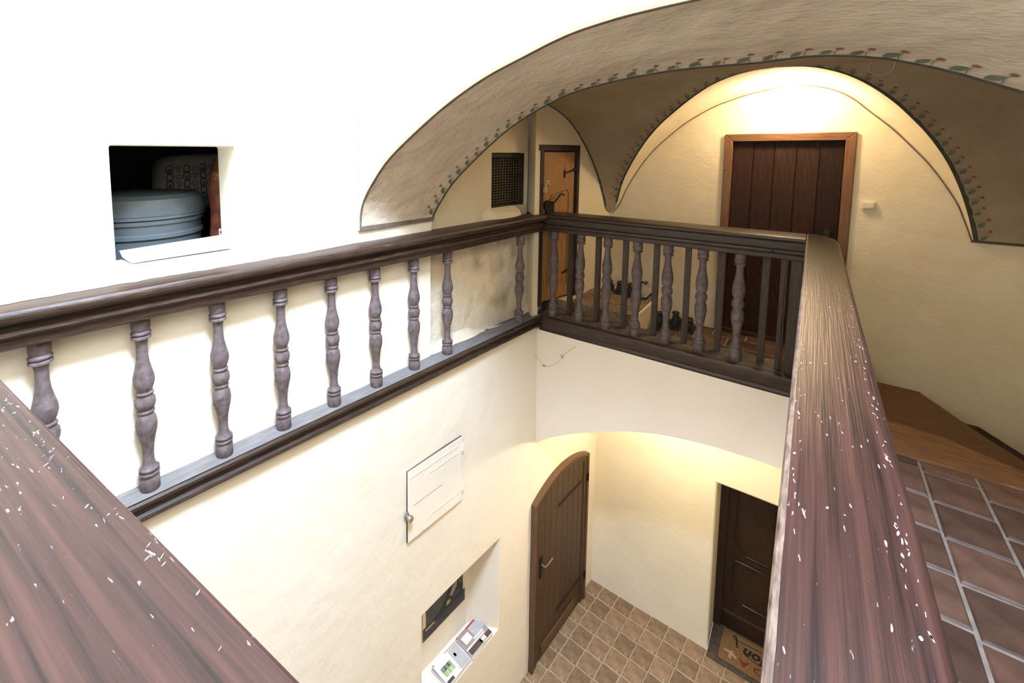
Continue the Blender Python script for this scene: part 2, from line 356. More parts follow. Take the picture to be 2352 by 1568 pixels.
struct(holed_wall('wall_lower_back', BW, 0, -1.95, 0.41, -3.66, -0.5, [(-0.585, 0.36, -3.64, -1.72, 0.42, False, 0.0)], M['hall'], amp=0.010, bevel=0.02),
       'pale back wall of the lower hall with a deep doorway')
mb = MB(); mb.grid([[(0.40, y, z) for y in (3.8, 5.3)] for z in (-3.66, -0.4)]); struct(mb.build('wall_lower_right', M['hall']))
# walls of the well below the near and right balustrades
mb = MB(); mb.grid([[(0.02, -0.1 + 3.95 * i / 6, z) for i in range(7)] for z in (-3.66, -1.8, 0.0)]); struct(mb.build('wall_well_right', M['lime']))
mb = MB(); mb.grid([[(-2.6 + 2.65 * i / 4, -0.05 + .225 * i / 4, z) for i in range(5)] for z in (-3.66, -1.8, 0.0)]); struct(mb.build('wall_well_near', M['lime']))
# --- right wall, back wall, near end of the gallery
mb = MB(); mb.grid([[(1.41, -1.3 + 6.5 * i / 8, z) for i in range(9)] for z in (-1.2, 0.6, 2.6)]); struct(mb.build('wall_right', M['cream']))
mb = MB(); mb.grid([[(-2.9 + 4.4 * i / 6, -1.3, z) for i in range(7)] for z in (-0.1, 2.3, 4.7)]); struct(mb.build('wall_back', M['lime']))

# --- vaults
Fp = [(-2.228, 1.86, 1.20), (-2.226, 1.86, 1.30), (-2.190, 1.86, 1.40), (-2.08, 1.86, 1.542), (-1.926, 1.86, 1.688), (-1.592, 1.86, 1.909), (-1.31, 1.86, 2.053), (-1.068, 1.86, 2.138), (-0.858, 1.86, 2.202), (-0.673, 1.86, 2.232), (-0.509, 1.86, 2.245), (-0.25, 1.86, 2.255), (0.0, 1.86, 2.26), (0.2, 1.86, 2.25), (0.45, 1.86, 2.22)]
Kp = [(-2.168, 2.51, 1.20), (-2.160, 2.51, 1.245), (-2.075, 2.51, 1.37), (-1.947, 2.51, 1.519), (-1.658, 2.51, 1.759), (-1.434, 2.51, 1.906), (-1.148, 2.51, 2.031), (-0.897, 2.51, 2.082), (-0.674, 2.51, 2.106), (-0.474, 2.51, 2.112), (-0.227, 2.51, 2.108), (-0.028, 2.51, 2.112), (0.151, 2.51, 2.085), (0.277, 2.51, 2.045), (0.394, 2.51, 1.995), (0.556, 2.51, 1.911), (0.8, 2.51, 1.74), (1.1, 2.51, 1.45), (1.43, 2.51, 0.98)]
NK = 96
Fl = by_length(Fp, NK); Kl = by_length(Kp[:16], NK)
ceil = sempty('ceiling_vault', (0, 0, 0), 0, 'painted beige groin vault with vine borders')
def ruled(A, B, i_f, v):                      # point on the surface between curves A and B
    i = max(0, min(len(A) - 2, int(i_f))); f = i_f - i
    return A[i].lerp(A[i + 1], f).lerp(B[i].lerp(B[i + 1], f), v)
def band_pt(i_f, v):
    p = ruled(Kl, Fl, i_f, v)
    sag = 0.028 * math.sin(PI * v) * noise.noise(Vector((p.x * 1.1, v * 1.5, 2.2)))
    return p + Vector((0, 0, sag * min(1, max(0, (p.z - 1.5) * 2))))
mb = MB(); mb.grid([[band_pt(i, v / 14) for i in range(NK + 1)] for v in range(15)])
mb.grid([[band_pt(0, v / 14) for v in range(15)], [band_pt(0, v / 14) - NL * 0.05 for v in range(15)]])
mb.build('vault_band', M['vault'], ceil, smooth=1.0)
# right-hand gallery ceiling
Rp = [(0.45, 0, 2.22), (0.8, 0, 2.06), (1.1, 0, 1.76), (1.43, 0, 1.15)]
Rl = by_length(Rp, 20); Kr = by_length(Kp[15:], 20)
mb = MB(); mb.grid([[Vector((p.x, 1.86, p.z)).lerp(q, v / 6) for p, q in zip(Rl, Kr)] for v in range(7)])
mb.grid([[(p.x, y, p.z) for p in Rl] for y in (-1.3, 0.3, 1.86)])
mb.build('vault_side', M['vault'], ceil, smooth=1.0)
# groin vault behind the band
rimL = [(-1.70, 4.985, 1.055), (-1.65, 4.955, 1.141), (-1.556, 4.839, 1.389), (-1.431, 4.696, 1.586), (-1.263, 4.515, 1.79), (-1.096, 4.355, 1.947), (-0.911, 4.211, 2.079), (-0.766, 4.106, 2.169), (-0.636, 4.028, 2.233), (-0.49, 3.985, 2.279), (-0.358, 3.97, 2.30), (-0.25, 3.97, 2.303)]
rimR = [(0.945, 4.952, 1.060), (0.89, 4.906, 1.271), (0.806, 4.777, 1.481), (0.707, 4.628, 1.666), (0.591, 4.476, 1.83), (0.484, 4.352, 1.95), (0.382, 4.242, 2.051), (0.261, 4.132, 2.147), (0.145, 4.049, 2.216), (0.03, 3.995, 2.262), (-0.086, 3.972, 2.290), (-0.25, 3.97, 2.303)]
wallLc = [(-1.70, 4.975, 1.05), (-1.626, 4.972, 1.152), (-1.55, 4.972, 1.336), (-1.433, 4.972, 1.549), (-1.302, 4.972, 1.731), (-1.163, 4.972, 1.871), (-1.029, 4.972, 1.987), (-0.881, 4.972, 2.086), (-0.739, 4.972, 2.16), (-0.568, 4.972, 2.22), (-0.436, 4.972, 2.255), (-0.25, 4.972, 2.287)]
wallRc = [(0.942, 4.975, 1.07), (0.889, 4.972, 1.232), (0.848, 4.972, 1.343), (0.772, 4.972, 1.485), (0.682, 4.972, 1.63), (0.567, 4.972, 1.779), (0.461, 4.972, 1.906), (0.327, 4.972, 2.041), (0.216, 4.972, 2.152), (0.103, 4.972, 2.225), (-0.041, 4.972, 2.275), (-0.25, 4.972, 2.287)]
NR = 64
RL = by_length(rimL, NR); RR = by_length(rimR, NR); WLc = by_length(wallLc, NR); WRc = by_length(wallRc, NR)
lunA = [GW(1.235, 0.005, 1.05), GW(1.164, 0.004, 1.10), GW(1.104, 0.004, 1.239), GW(0.977, 0.004, 1.478), GW(0.769, 0.004, 1.751), GW(0.541, 0.004, 1.963), GW(0.298, 0.004, 2.097), GW(-0.02, -0.01, 2.19)]
AL = by_length(lunA, NR)
gq = [Vector((1.43, 4.952 - 1.0 * (1 - math.cos(t * PI / 2)), 1.055 + 1.16 * math.sin(t * PI / 2))) for t in [i / 16 for i in range(17)]]
GR = by_length(gq, NR)
def spanL(i_f, v):
    p = ruled(RL, AL, i_f, v); t = i_f / NR
    return p + Vector((0, 0, 0.05 * math.sin(PI * v) * t))
def spanR(i_f, v):
    p = ruled(RR, GR, i_f, v); t = i_f / NR
    return p + Vector((0, 0, 0.04 * math.sin(PI * v) * t))
mb = MB(); mb.grid([[spanL(i, v / 12) for i in range(NR + 1)] for v in range(13)]); mb.build('vault_cell', M['vault_dark'], ceil, smooth=1.0)
mb = MB(); mb.grid([[spanR(i, v / 12) for i in range(NR + 1)] for v in range(13)]); mb.build('vault_cell', M['vault_dark'], ceil, smooth=1.0)
mb = MB()
for A_, B_ in ((RL, WLc), (RR, WRc)):
    mb.grid([[a.lerp(b, v / 8) + Vector((0, 0, 0.018 * math.sin(PI * v / 8) * (a.z - 1.05))) for a, b in zip(A_, B_)] for v in range(9)])
mb.build('lunette_soffit', M['cream'], ceil, smooth=1.0)
# front cells, up behind the band
fa = [LW(-1.355 + 1.33 * (1 - math.cos(t * PI / 2)), -0.155, 1.20 + 0.99 * math.sin(t * PI / 2)) for t in [i / 16 for i in range(17)]]
fa[-1] = GW(-0.02, -0.01, 2.19)
FA = by_length(fa, 40); KL2 = by_length([Kp[0]] + Kp[1:11], 40)
def bulge(a, b, v): return a.lerp(b, v) + Vector((0, 0, 0.16 * math.sin(PI * v) ** .8))
mb = MB(); mb.grid([[bulge(a, b, v / 10) for a, b in zip(KL2, FA)] for v in range(11)])
kR = by_length([Kp[10]] + Kp[11:], 40)[::-1]
fr = [Vector((1.43, 2.51 + 1.40 * (1 - math.cos(t * PI / 2)), 1.0 + 1.215 * math.sin(t * PI / 2))) for t in [i / 16 for i in range(17)]]
FRr = by_length(fr, 40)
mb.grid([[bulge(a, b, v / 10) for a, b in zip(kR, FRr)] for v in range(11)])
k10 = Vector(Kp[10]); ap = Vector((-0.25, 3.97, 2.303))
rl = [FA[-1].lerp(ap, k / 8) for k in range(8)] + [ap.lerp(FRr[-1], k / 8) for k in range(9)]
mb.grid([[bulge(k10, q, v / 10) for q in rl] for v in range(11)])
mb.build('vault_cell', M['vault_dark'], ceil, smooth=1.0)

# --- the light well rising above: face over the arch, far sides, roof
mb = MB()
Fe = by_length(Fp, 60)
mb.grid([[(p.x, 1.862, p.z + (4.72 - p.z) * (v / 8) ** 1.5) for p in Fe] for v in range(9)])
mb.grid([[(p.x, 1.862 - 0.012 * math.sin(k * PI / 2 / 2), p.z + 0.0 + 0.012 * k / 2) for p in Fe] for k in (0, 2)])
struct(mb.build('wall_shaft_front', M['lime'], smooth=0.8), 'white upper wall of the light well above the arch')
mb = MB(); mb.grid([[(0.45, -1.3 + 3.16 * i / 4, z) for i in range(5)] for z in (2.22, 3.4, 4.72)]); struct(mb.build('wall_shaft_right', M['lime']))
mb = MB(); mb.grid([[(-2.95 + 3.5 * i / 3, y, 4.72) for i in range(4)] for y in (-1.35, 1.9)]); struct(mb.build('ceiling_shaft', M['lime']))

# --- painted lines and vine borders on the vault
def surf_n(fn, i, v, e=0.15, ev=0.01):
    a = fn(i + e, v) - fn(i - e, v); b = fn(i, min(1, v + ev)) - fn(i, max(0, v - ev))
    n = a.cross(b)
    if n.length < 1e-9: n = Vector((0, 0, -1))
    n.normalize()
    return n if n.dot(Vector((0, 0.0, 1.7)) - fn(i, v)) > 0 else -n
def paint_strip(fn, n, i0, i1, v0m, v1m, wid, mat, name, lift=0.0035):
    mb = MB(); a_ = []; b_ = []
    k = int((i1 - i0) * 1.5)
    for q in range(k + 1):
        i = i0 + (i1 - i0) * q / k; wl = max(wid(i), 1e-4)
        jit = 1 + 0.25 * noise.noise(Vector((q * .4, 1, 2)))
        for lst, vm in ((a_, v0m), (b_, v0m + (v1m - v0m) * jit)):
            v = min(1.0, vm / wl); lst.append(fn(i, v) + surf_n(fn, i, max(.02, v)) * lift)
    mb.grid([a_, b_]); o = mb.build(name, mat, ceil); return o
def vine(fn, n, i0, i1, pitch, wid, length, name, flip=1, lift=0.004, base=0.03, size=1.0):
    mb = MB(); d = i0
    def put(i, a, c):                         # a along the curve in metres, c across in metres -> point on the surface
        ds = (fn(min(i + .5, n), .02) - fn(max(i - .5, 0), .02)).length or 1e-3
        v = min(0.98, max(0.0, c / max(wid(i), 1e-3))); ii = max(0, min(n - .001, i + a / ds))
        return fn(ii, v) + surf_n(fn, ii, max(.02, v)) * lift
    def poly(i, pts, mat):
        P = [put(i, *p) for p in pts]; cx = sum((p for p in P), Vector()) / len(P)
        mb.add(P + [cx], [(k, (k + 1) % len(P), len(P)) for k in range(len(P))], mat)
    s_per = (fn(min(n / 2 + .5, n), .0) - fn(n / 2 - .5, .0)).length
    step = pitch / s_per; k = 0; i = i0
    while i < i1:
        z = size * (0.85 + 0.3 * random.random())
        ang = 0.75 * flip
        def loc(u, w_): return (u * math.cos(ang) - w_ * math.sin(ang) * 1, base + u * math.sin(abs(ang)) + w_ * math.cos(ang) * flip * .6)
        lf = [(0.0, 0), (0.014, 0.009), (0.030, 0.013), (0.046, 0.009), (0.062, 0.0), (0.046, -0.009), (0.030, -0.013), (0.014, -0.009)]
        poly(i, [(u * math.cos(ang) * z - w_ * math.sin(ang) * z, base + (u * abs(math.sin(ang)) + w_ * math.cos(ang)) * z) for u, w_ in lf], M['leaf'])
        j = i + step * 0.5
        st = [(0.0 + 0.028 * flip * t * t, base + 0.062 * t * z) for t in (0, .35, .7, 1)]
        for a, b in zip(st, st[1:]):
            poly(j, [(a[0] - .0018, a[1]), (a[0] + .0018, a[1]), (b[0] + .0018, b[1]), (b[0] - .0018, b[1])], M['leaf'])
        e = st[-1]
        poly(j, [(e[0] + .0135 * math.cos(t * PI / 4), e[1] + .010 * math.sin(t * PI / 4)) for t in range(8)], M['berry'])
        i += step
    return mb.build(name, None, ceil, weld=False)
wb = lambda i: (Kl[max(0, min(NK, int(i)))] - Fl[max(0, min(NK, int(i)))]).length
paint_strip(band_pt, NK, 0, NK, 0.0, 0.018, wb, M['line'], 'painted_line')
paint_strip(lambda i, v: band_pt(i, 1 - v), NK, 0, NK, 0.0, 0.016, wb, M['line_brown'], 'painted_line')
vine(band_pt, NK, 1.6, NK - 1, 0.098, wb, 0, 'painted_vine', flip=1, base=0.026, size=1.2)
wl = lambda i: (RL[max(0, min(NR, int(i)))] - AL[max(0, min(NR, int(i)))]).length
wr = lambda i: (RR[max(0, min(NR, int(i)))] - GR[max(0, min(NR, int(i)))]).length
paint_strip(spanL, NR, 4, NR, 0.0, 0.022, wl, M['line'], 'painted_line')
paint_strip(lambda i, v: spanL(i, 1 - v), NR, 4, NR - 2, 0.0, 0.016, wl, M['line'], 'painted_line')
paint_strip(spanR, NR, 0, NR, 0.0, 0.026, wr, M['line'], 'painted_line')
vine(spanL, NR, 6, NR - 1, 0.092, wl, 0, 'painted_vine', flip=1, base=0.028, size=1.0)
vine(spanR, NR, 0.5, NR - 1, 0.096, wr, 0, 'painted_vine', flip=1, base=0.032, size=1.05)
mb = MB()                                     # line where the lunette meets the wall
for Wc in (WLc, WRc):
    a_ = [p + Vector((0, -0.012, -0.004)) for p in Wc]; b_ = []
    for k, p in enumerate(Wc):
        t = (Wc[min(k + 1, NR)] - Wc[max(k - 1, 0)]).normalized(); nn = Vector((-t.z, 0, t.x));
        if nn.z > 0: nn = -nn
        b_.append(p + Vector((0, -0.013, 0)) + nn * 0.011)
    mb.grid([a_, b_])
mb.build('painted_line', M['line_brown'], ceil)
mb = MB(); mb.grid([[(0.93 + 0.5 * i / 8, 4.946, 1.075 - .018 * k) for i in range(9)] for k in (0, 1)]); mb.build('painted_line', M['line'], ceil)
mb = MB(); mb.grid([[band_pt(0.02 + .9 * k, v / 14) + surf_n(band_pt, 0.6, .5) * .004 for v in range(15)] for k in (0, 1)]); mb.build('painted_line', M['line_brown'], ceil)
# plaster ring (old ceiling rose scar) on the right-hand vault cell
mb = MB(); cc = None
best = min(((spanR(i, v / 60) - Vector((0.308, 4.018, 2.241))).length, i, v / 60) for i in range(NR + 1) for v in range(61))
ic, vc = best[1], best[2]; c0 = spanR(ic, vc); nn = surf_n(spanR, ic, max(.03, vc)); t1 = nn.cross(Vector((0, 1, 0))).normalized(); t2 = nn.cross(t1)
mb.tube([c0 + nn * 0.003 + t1 * 0.06 * math.cos(2 * PI * k / 24) + t2 * 0.075 * math.sin(2 * PI * k / 24) for k in range(25)], 0.005, 6)
mb.build('plaster_ring', M['vault'], ceil, smooth=1.2)

# ================================================================== FLOORS
def tile_mesh(name, lx, ly, h, mat, cham=0.006):
    mb = MB(); x, y = lx / 2, ly / 2; c = cham
    mb.add([(-x, -y, -h), (x, -y, -h), (x, y, -h), (-x, y, -h), (-x, -y, -c), (x, -y, -c), (x, y, -c), (-x, y, -c), (-x + c, -y + c, 0), (x - c, -y + c, 0), (x - c, y - c, 0), (-x + c, y - c, 0)],
           [(0, 1, 5, 4), (1, 2, 6, 5), (2, 3, 7, 6), (3, 0, 4, 7), (4, 5, 9, 8), (5, 6, 10, 9), (6, 7, 11, 10), (7, 4, 8, 11), (8, 9, 10, 11)])
    return mb.mesh(name, mat)
def lay(me, parent, x, y, z, rz=0, sx=1, sy=1):
    o = bpy.data.objects.new('tile', me); C.objects.link(o); o.parent = parent
    o.location = (x, y, z + random.uniform(-.0025, .002)); o.rotation_euler = (random.uniform(-.006, .006), random.uniform(-.006, .006), rz + random.uniform(-.012, .012)); o.scale = (sx, sy, 1)
    return o
# lower hall floor
mb = MB(); mb.grid([[(x, y, -3.655) for x in (-2.7, -1.2, 0.8)] for y in (-0.6, 2.5, 5.75)])
fl = struct(mb.build('floor_lower', M['grout_low']), 'small square stone tiles of the lower hall floor')
tm = tile_mesh('tile', 0.178, 0.200, 0.03, M['tile_low'])
for i in range(-4, 13):
    for j in range(-4, 7):
        x = -1.93 + 0.188 * i + 0.095 + 0.11 * (j * .215 - 0.9) * 0.9; y = 4.05 + 0.213 * j - 0.02 * (i - 5) * .1
        if x > 0.75 or y > 5.17 or y < 3.1: continue
        if x < -1.99 + .0897 * (y - 3.85) + 0.0: continue
        lay(tm, fl, x, y, -3.648, -0.09 * .9)
# upper gallery floor
mb = MB()
def quadz(x0, x1, y0, y1, z): mb.add([(x0, y0, z), (x1, y0, z), (x1, y1, z), (x0, y1, z)], [(0, 1, 2, 3)])
quadz(0.02, 1.42, -1.3, 3.5, -0.008); quadz(-2.2, 0.43, 3.87, 5.05, -0.008); quadz(0.02, 0.43, 3.5, 3.87, -0.008); quadz(-2.9, 0.02, -1.3, 0.0, -0.008)
fg = struct(mb.build('floor_gallery', M['grout_up'], weld=False), 'worn terracotta tile floor of the upper gallery')
tu = tile_mesh('tile', 0.203, 0.262, 0.03, M['tile_up'], 0.008)
for c in range(-1, 5):                          # right arm: columns along the balustrade
    for r in range(0, 13):
        x = 0.553 + 0.214 * (c - 1) + 0.107 - 0.0; y = 3.395 - 0.275 * r - (0.10 if c % 2 == 0 else 0.0) + (0.13 if c == 0 else 0) - .1375 + .0
        if x > 1.32 or x < 0.15 or y + .13 > 3.52: continue
        lay(tu, fg, x, y, 0.0)
for c in range(-1, 5):                          # closing row at the wooden landing
    x = 0.553 + 0.214 * (c - 1) + 0.107
    if x > 1.32 or x < .15: continue
    off = (0.10 if c % 2 == 0 else 0.0) - (0.13 if c == 0 else 0)
    ytop = 3.395 - off; h = 3.495 - ytop
    if h > 0.03: lay(tu, fg, x, (3.495 + ytop) / 2 + .002, 0, 0, 1, (h - .01) / 0.262)
t2m = tile_mesh('tile', 0.252, 0.2, 0.03, M['tile_up'], 0.008)
for r in range(0, 5):                           # far arm: rows along the wall
    for c in range(0, 8):
        x = -1.05 + 0.263 * c + (0.13 if r % 2 else 0); y = 4.05 + 0.212 * r
        if x > 0.31 or y > 4.9: continue
        lay(t2m, fg, x, y, 0.0)
# raised tiled platform in front of the orange door
mb = MB()
PZ = 0.235
mb.add([(-2.15, 4.15, PZ - .01), (-1.185, 4.15, PZ - .01), (-1.165, 4.98, PZ - .01), (-1.9, 4.98, PZ - .01), (-2.15, 4.15, -.01), (-1.185, 4.15, -.01), (-1.165, 4.98, -.01), (-1.9, 4.98, -.01)],
       [(0, 1, 2, 3), (1, 5, 6, 2), (0, 4, 5, 1)])
pf = struct(mb.build('floor_platform', M['cream'], bevel=0.02, seg=3), 'raised tiled platform with whitewashed edge before the orange door')
mb = MB(); mb.box(-2.1, -1.19, 4.142, 4.152, 0.0, PZ + .002); mb.build('front_edge', M['tile_low'], pf)
t3m = tile_mesh('tile', 0.20, 0.20, 0.02, M['tile_low'], 0.006)
for i in range(4):
    for j in range(4):
        x = -1.29 - 0.208 * i; y = 4.26 + 0.208 * j
        if x < -1.999 + .223 * (y - 3.75) + .08: continue
        lay(t3m, pf, x, y, PZ + 0.004)

# --- winding stairs going down at the right
st = thing('winding_staircase', 'worn brown wooden winder steps leading down along the cream wall', 'stairs', (0.9, 3.9, 0))
def slab(name, poly, zt, th, mat):
    mb = MB(); n = len(poly)
    vs = [(x - 0.9, y - 3.9, zt) for x, y in poly] + [(x - 0.9, y - 3.9, zt - th) for x, y in poly]
    mb.add(vs, [tuple(range(n)), tuple(range(n, 2 * n))[::-1]] + [(i, n + i, n + (i + 1) % n, (i + 1) % n) for i in range(n)])
    return mb.build(name, mat, st, bevel=0.006)
slab('landing_board', [(0.435, 3.50), (1.40, 3.50), (0.99, 3.71), (0.70, 3.88), (0.50, 3.90), (0.435, 3.905)], 0.004, 0.05, M['step'])
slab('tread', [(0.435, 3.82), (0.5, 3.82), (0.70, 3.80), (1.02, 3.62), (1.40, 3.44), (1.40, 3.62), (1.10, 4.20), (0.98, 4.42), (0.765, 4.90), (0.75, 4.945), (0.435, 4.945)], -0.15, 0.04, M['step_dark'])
slab('tread', [(0.70, 4.945), (0.72, 4.85), (0.95, 4.35), (1.40, 3.5), (1.40, 4.3), (1.07, 4.945)], -0.31, 0.04, M['plank'])  # shade on this lower tread is put into its colour by the darker wood
slab('tread', [(1.03, 4.945), (1.05, 4.85), (1.40, 4.1), (1.40, 4.945)], -0.47, 0.04, M['plank'])  # same dark colour, painting in the shade further down the stairs
slab('riser', [(0.44, 3.86), (0.5, 3.85), (0.70, 3.83), (0.98, 3.66), (0.96, 3.64), (0.68, 3.81), (0.48, 3.83), (0.44, 3.84)], -0.02, 0.14, M['plank'])

# ================================================================== BALUSTRADES
def bal_prof(h, k=0):
    P = [(0.036, 0), (0.040, .004), (0.040, .075), (0.034, .082), (0.034, .092), (0.0415, .097), (0.0415, .106), (0.034, .112), (0.041, .12), (0.041, .130), (0.030, .14),
         (0.0235, .17), (0.022, .21), (0.025, .26), (0.033, .31), (0.041, .352), (0.043, .385), (0.040, .42), (0.030, .447), (0.027, .452), (0.036, .458), (0.036, .466), (0.030, .472),
         (0.038, .487), (0.042, .51), (0.0405, .535), (0.030, .555), (0.036, .562), (0.036, .570), (0.028, .577), (0.036, .60), (0.0425, .63), (0.042, .66), (0.034, .70), (0.026, .745), (0.0225, .79),
         (0.0225, .845), (0.026, .872), (0.040, .880), (0.040, .890), (0.032, .897), (0.040, .905), (0.040, .914), (0.033, .922), (0.037, .935), (0.037, .995), (0.034, 1.0)]
    P2 = [(0.038, 0), (0.041, .004), (0.041, .07), (0.036, .078), (0.042, .09), (0.042, .11), (0.036, .12), (0.041, .132), (0.036, .146), (0.026, .165),
          (0.0235, .20), (0.026, .27), (0.036, .34), (0.0425, .395), (0.042, .44), (0.036, .475), (0.031, .488), (0.040, .505), (0.0425, .53), (0.0405, .555), (0.031, .575),
          (0.039, .60), (0.0435, .645), (0.042, .69), (0.034, .745), (0.026, .80), (0.0235, .85), (0.024, .872), (0.037, .885), (0.040, .895), (0.033, .905), (0.041, .92), (0.041, .935), (0.034, .945), (0.038, .96), (0.038, 1.0)]
    return [(r, z * h) for r, z in (P if k == 0 else P2)]
ZB0, ZB1 = 0.148, 0.967
mb = MB(); mb.lathe(bal_prof(ZB1 - ZB0), 20); bal_me = mb.mesh('baluster', M['baluster'], smooth=0.9)
mb = MB(); mb.lathe(bal_prof(0.835, 1), 20); bal_me2 = mb.mesh('baluster', M['baluster'], smooth=0.9)
def put_bal(me, parent, loc, rz=0):
    o = bpy.data.objects.new('baluster', me); C.objects.link(o); o.parent = parent; o.location = loc
    o.rotation_euler = (random.uniform(-.008, .008), random.uniform(-.008, .008), rz); return o
RAIL = [(-0.10, 0.965), (0.030, 0.965), (0.038, 0.972), (0.040, 1.005), (0.046, 1.012), (0.054, 1.017), (0.058, 1.025), (0.056, 1.034), (0.046, 1.039), (0.036, 1.043), (0.031, 1.050), (0.033, 1.060), (0.045, 1.066), (0.064, 1.071), (0.076, 1.080), (0.081, 1.092), (0.080, 1.108), (0.072, 1.120), (0.058, 1.125), (-0.10, 1.125)]
SILL = [(-0.12, 0.048), (0.036, 0.048), (0.044, 0.054), (0.048, 0.064), (0.044, 0.075), (0.034, 0.080), (0.024, 0.086), (0.022, 0.098), (0.028, 0.108), (0.042, 0.114), (0.050, 0.124), (0.050, 0.138), (0.042, 0.148), (-0.12, 0.150)]
def wob(amp):
    return lambda x, y, z: (x + amp * noise.noise(Vector((y * 1.2, z * 3, 1))), y, z + amp * noise.noise(Vector((y * 1.5, x * 3, 7))))
# left, along the white wall
bl = thing('balustrade', 'dark brown balustrade fixed along the white wall with nine turned balusters', 'balustrade', tuple(PWL), -BETA)
mb = MB(); mb.prism(RAIL, -4.3, -0.002, ny=40, fn=wob(.003)); mb.build('handrail', M['rail_dark'], bl, smooth=0.6)
mb = MB(); mb.prism(SILL, -4.3, -0.012, ny=40, fn=wob(.003)); mb.build('bottom_rail', M['rail_dark'], bl, smooth=0.6)
mb = MB(); mb.prism([(-0.10, 0.1505), (0.034, 0.1505), (0.036, 0.152), (-0.10, 0.153)], -4.3, 0.0, ny=30); mb.build('dust_layer', M['dust_grey'], bl)
for y in (0.33, 0.66, 0.987, 1.305, 1.63, 1.95, 2.285, 2.625, 3.545):
    put_bal(bal_me, bl, ((-0.028 if y < 3 else -0.012), (y - 3.85) / math.cos(BETA), ZB0), random.random() * 6)
mb = MB(); a_ = []; b_ = []
for k in range(81):
    y = -4.25 + 2.25 * k / 80; wd = max(0.004, 0.036 + 0.02 * noise.noise(Vector((y * 4, 1, 0))) + .012 * noise.noise(Vector((y * 17, 1, 0)))) * min(1, (81 - k) / 14)
    dz = .003 * noise.noise(Vector((y * 1.5, -.21, 7)))
    a_.append((-0.09, y, 1.1345 + dz)); b_.append((-0.075 + wd, y, 1.1264 + dz))
mb.grid([a_, b_]); mb.build('lime_smear', M['smear'], bl)
# far side
bf = thing('balustrade', 'dark balustrade across the far side with seven turned balusters and square bars behind', 'balustrade', (0, 3.94, 0), -PI / 2)
RAILF = [(-0.21, 0.985), (-0.19, 0.962), (0.052, 0.962), (0.060, 0.968), (0.060, 0.996), (0.066, 1.001), (0.076, 1.008), (0.079, 1.018), (0.076, 1.028), (0.066, 1.034), (0.060, 1.037), (0.060, 1.085), (0.066, 1.090), (0.077, 1.095), (0.083, 1.104), (0.082, 1.116), (0.074, 1.124), (0.06, 1.127), (-0.18, 1.127), (-0.20, 1.122), (-0.21, 1.105)]
SILLF = [(-0.20, -0.015), (0.075, -0.018), (0.085, -0.010), (0.085, 0.008), (0.078, 0.016), (0.074, 0.028), (0.078, 0.04), (0.092, 0.046), (0.095, 0.06), (0.094, 0.118), (0.088, 0.132), (0.076, 0.139), (-0.20, 0.140)]
mb = MB(); mb.prism(RAILF, -2.40, -0.014, ny=30, fn=wob(.003)); mb.build('handrail', M['rail_dark'], bf, smooth=0.6)
mb = MB(); mb.prism(SILLF, -2.05, -0.004, ny=30, fn=wob(.003)); mb.build('bottom_rail', M['rail_dark'], bf, smooth=0.6)
mb = MB(); mb.prism([(-0.19, 0.1395), (0.055, 0.1395), (0.06, 0.141), (-0.19, 0.1425)], -2.0, -0.1, ny=30, fn=wob(.002)); mb.build('dust_layer', M['dust'], bf)
for x in (-1.885, -1.622, -1.372, -1.114, -0.872, -0.626, -0.378): put_bal(bal_me2, bf, (0.0, x, 0.135), random.random() * 6)
mb = MB(); mb.box(-.019, .019, -.022, .022, 0, 0.83); bar_me = mb.mesh('bar', M['bar'])
for x in (-2.02, -1.755, -1.49, -1.246, -0.99, -0.75, -0.514, -0.229):
    o = bpy.data.objects.new('bar', bar_me); C.objects.link(o); o.parent = bf; o.location = (-0.098, x, 0.138); o.rotation_euler = (0, 0, random.uniform(-.1, .1))
for x, wd in ((-0.118, 0.040), (-0.045, 0.075)):
    mb = MB(); mb.box(-0.03, 0.03, -wd / 2, wd / 2, 0.13, 0.97); mb.box(0.03, 0.038, -wd / 2 + .012, wd / 2 - .012, 0.13, 0.97); mb.build('post', M['bar'], bf, bevel=0.004, loc=(-0.01, x, 0))
mb = MB(); mb.tube([(0.078, -0.19, 1.017), (0.0815, -0.19, 1.017)], 0.011, 14); mb.build('peg', M['plank'], bf)
# right side
br = thing('balustrade', 'worn reddish wooden balustrade with a wide scratched rail running along the right', 'balustrade', (0, 0, 0))
mb = MB()
top = [(-0.012, 0.12), (0.160, 0.12), (0.160, 3.80), (0.148, 3.98), (0.10, 4.10), (0.03, 4.15), (-0.012, 4.15)]
n = len(top)
mb.add([(x, y, 1.126) for x, y in top] + [(x, y, 1.066) for x, y in top], [tuple(range(n)), tuple(range(n, 2 * n))[::-1]] + [(i, n + i, n + (i + 1) % n, (i + 1) % n) for i in range(n)])
mb.build('handrail', M['rail_warm'], br, bevel=0.012, seg=4)
mb = MB(); mb.prism([(-0.0095, 1.1195), (-0.0075, 1.1235), (-0.0025, 1.1262), (-0.001, 1.1268), (-0.0035, 1.1268), (-0.0085, 1.1245), (-0.0112, 1.1195)], 0.3, 4.10, ny=60, fn=lambda x, y, z: (x + .001 * noise.noise(Vector((y * 9, 0, 1))), y, z + .0012 * noise.noise(Vector((y * 14, 2, 1))))); mb.build('worn_edge', M['edge_wear'], br)
mb = MB(); mb.prism([(0.005, 0.965), (0.145, 0.965), (0.15, 1.0), (0.135, 1.03), (0.15, 1.066), (-0.002, 1.066), (0.012, 1.03), (0.0, 1.0)], 0.14, 3.85); mb.build('rail_moulding', M['rail_dark'], br, smooth=0.6)
mb = MB(); mb.box(0.0, 0.15, 0.12, 3.86, -0.015, 0.14); mb.build('bottom_rail', M['rail_dark'], br, bevel=0.01)
for k in range(13): put_bal(bal_me2, br, (0.05, 0.42 + 0.265 * k, 0.135), random.random() * 6)
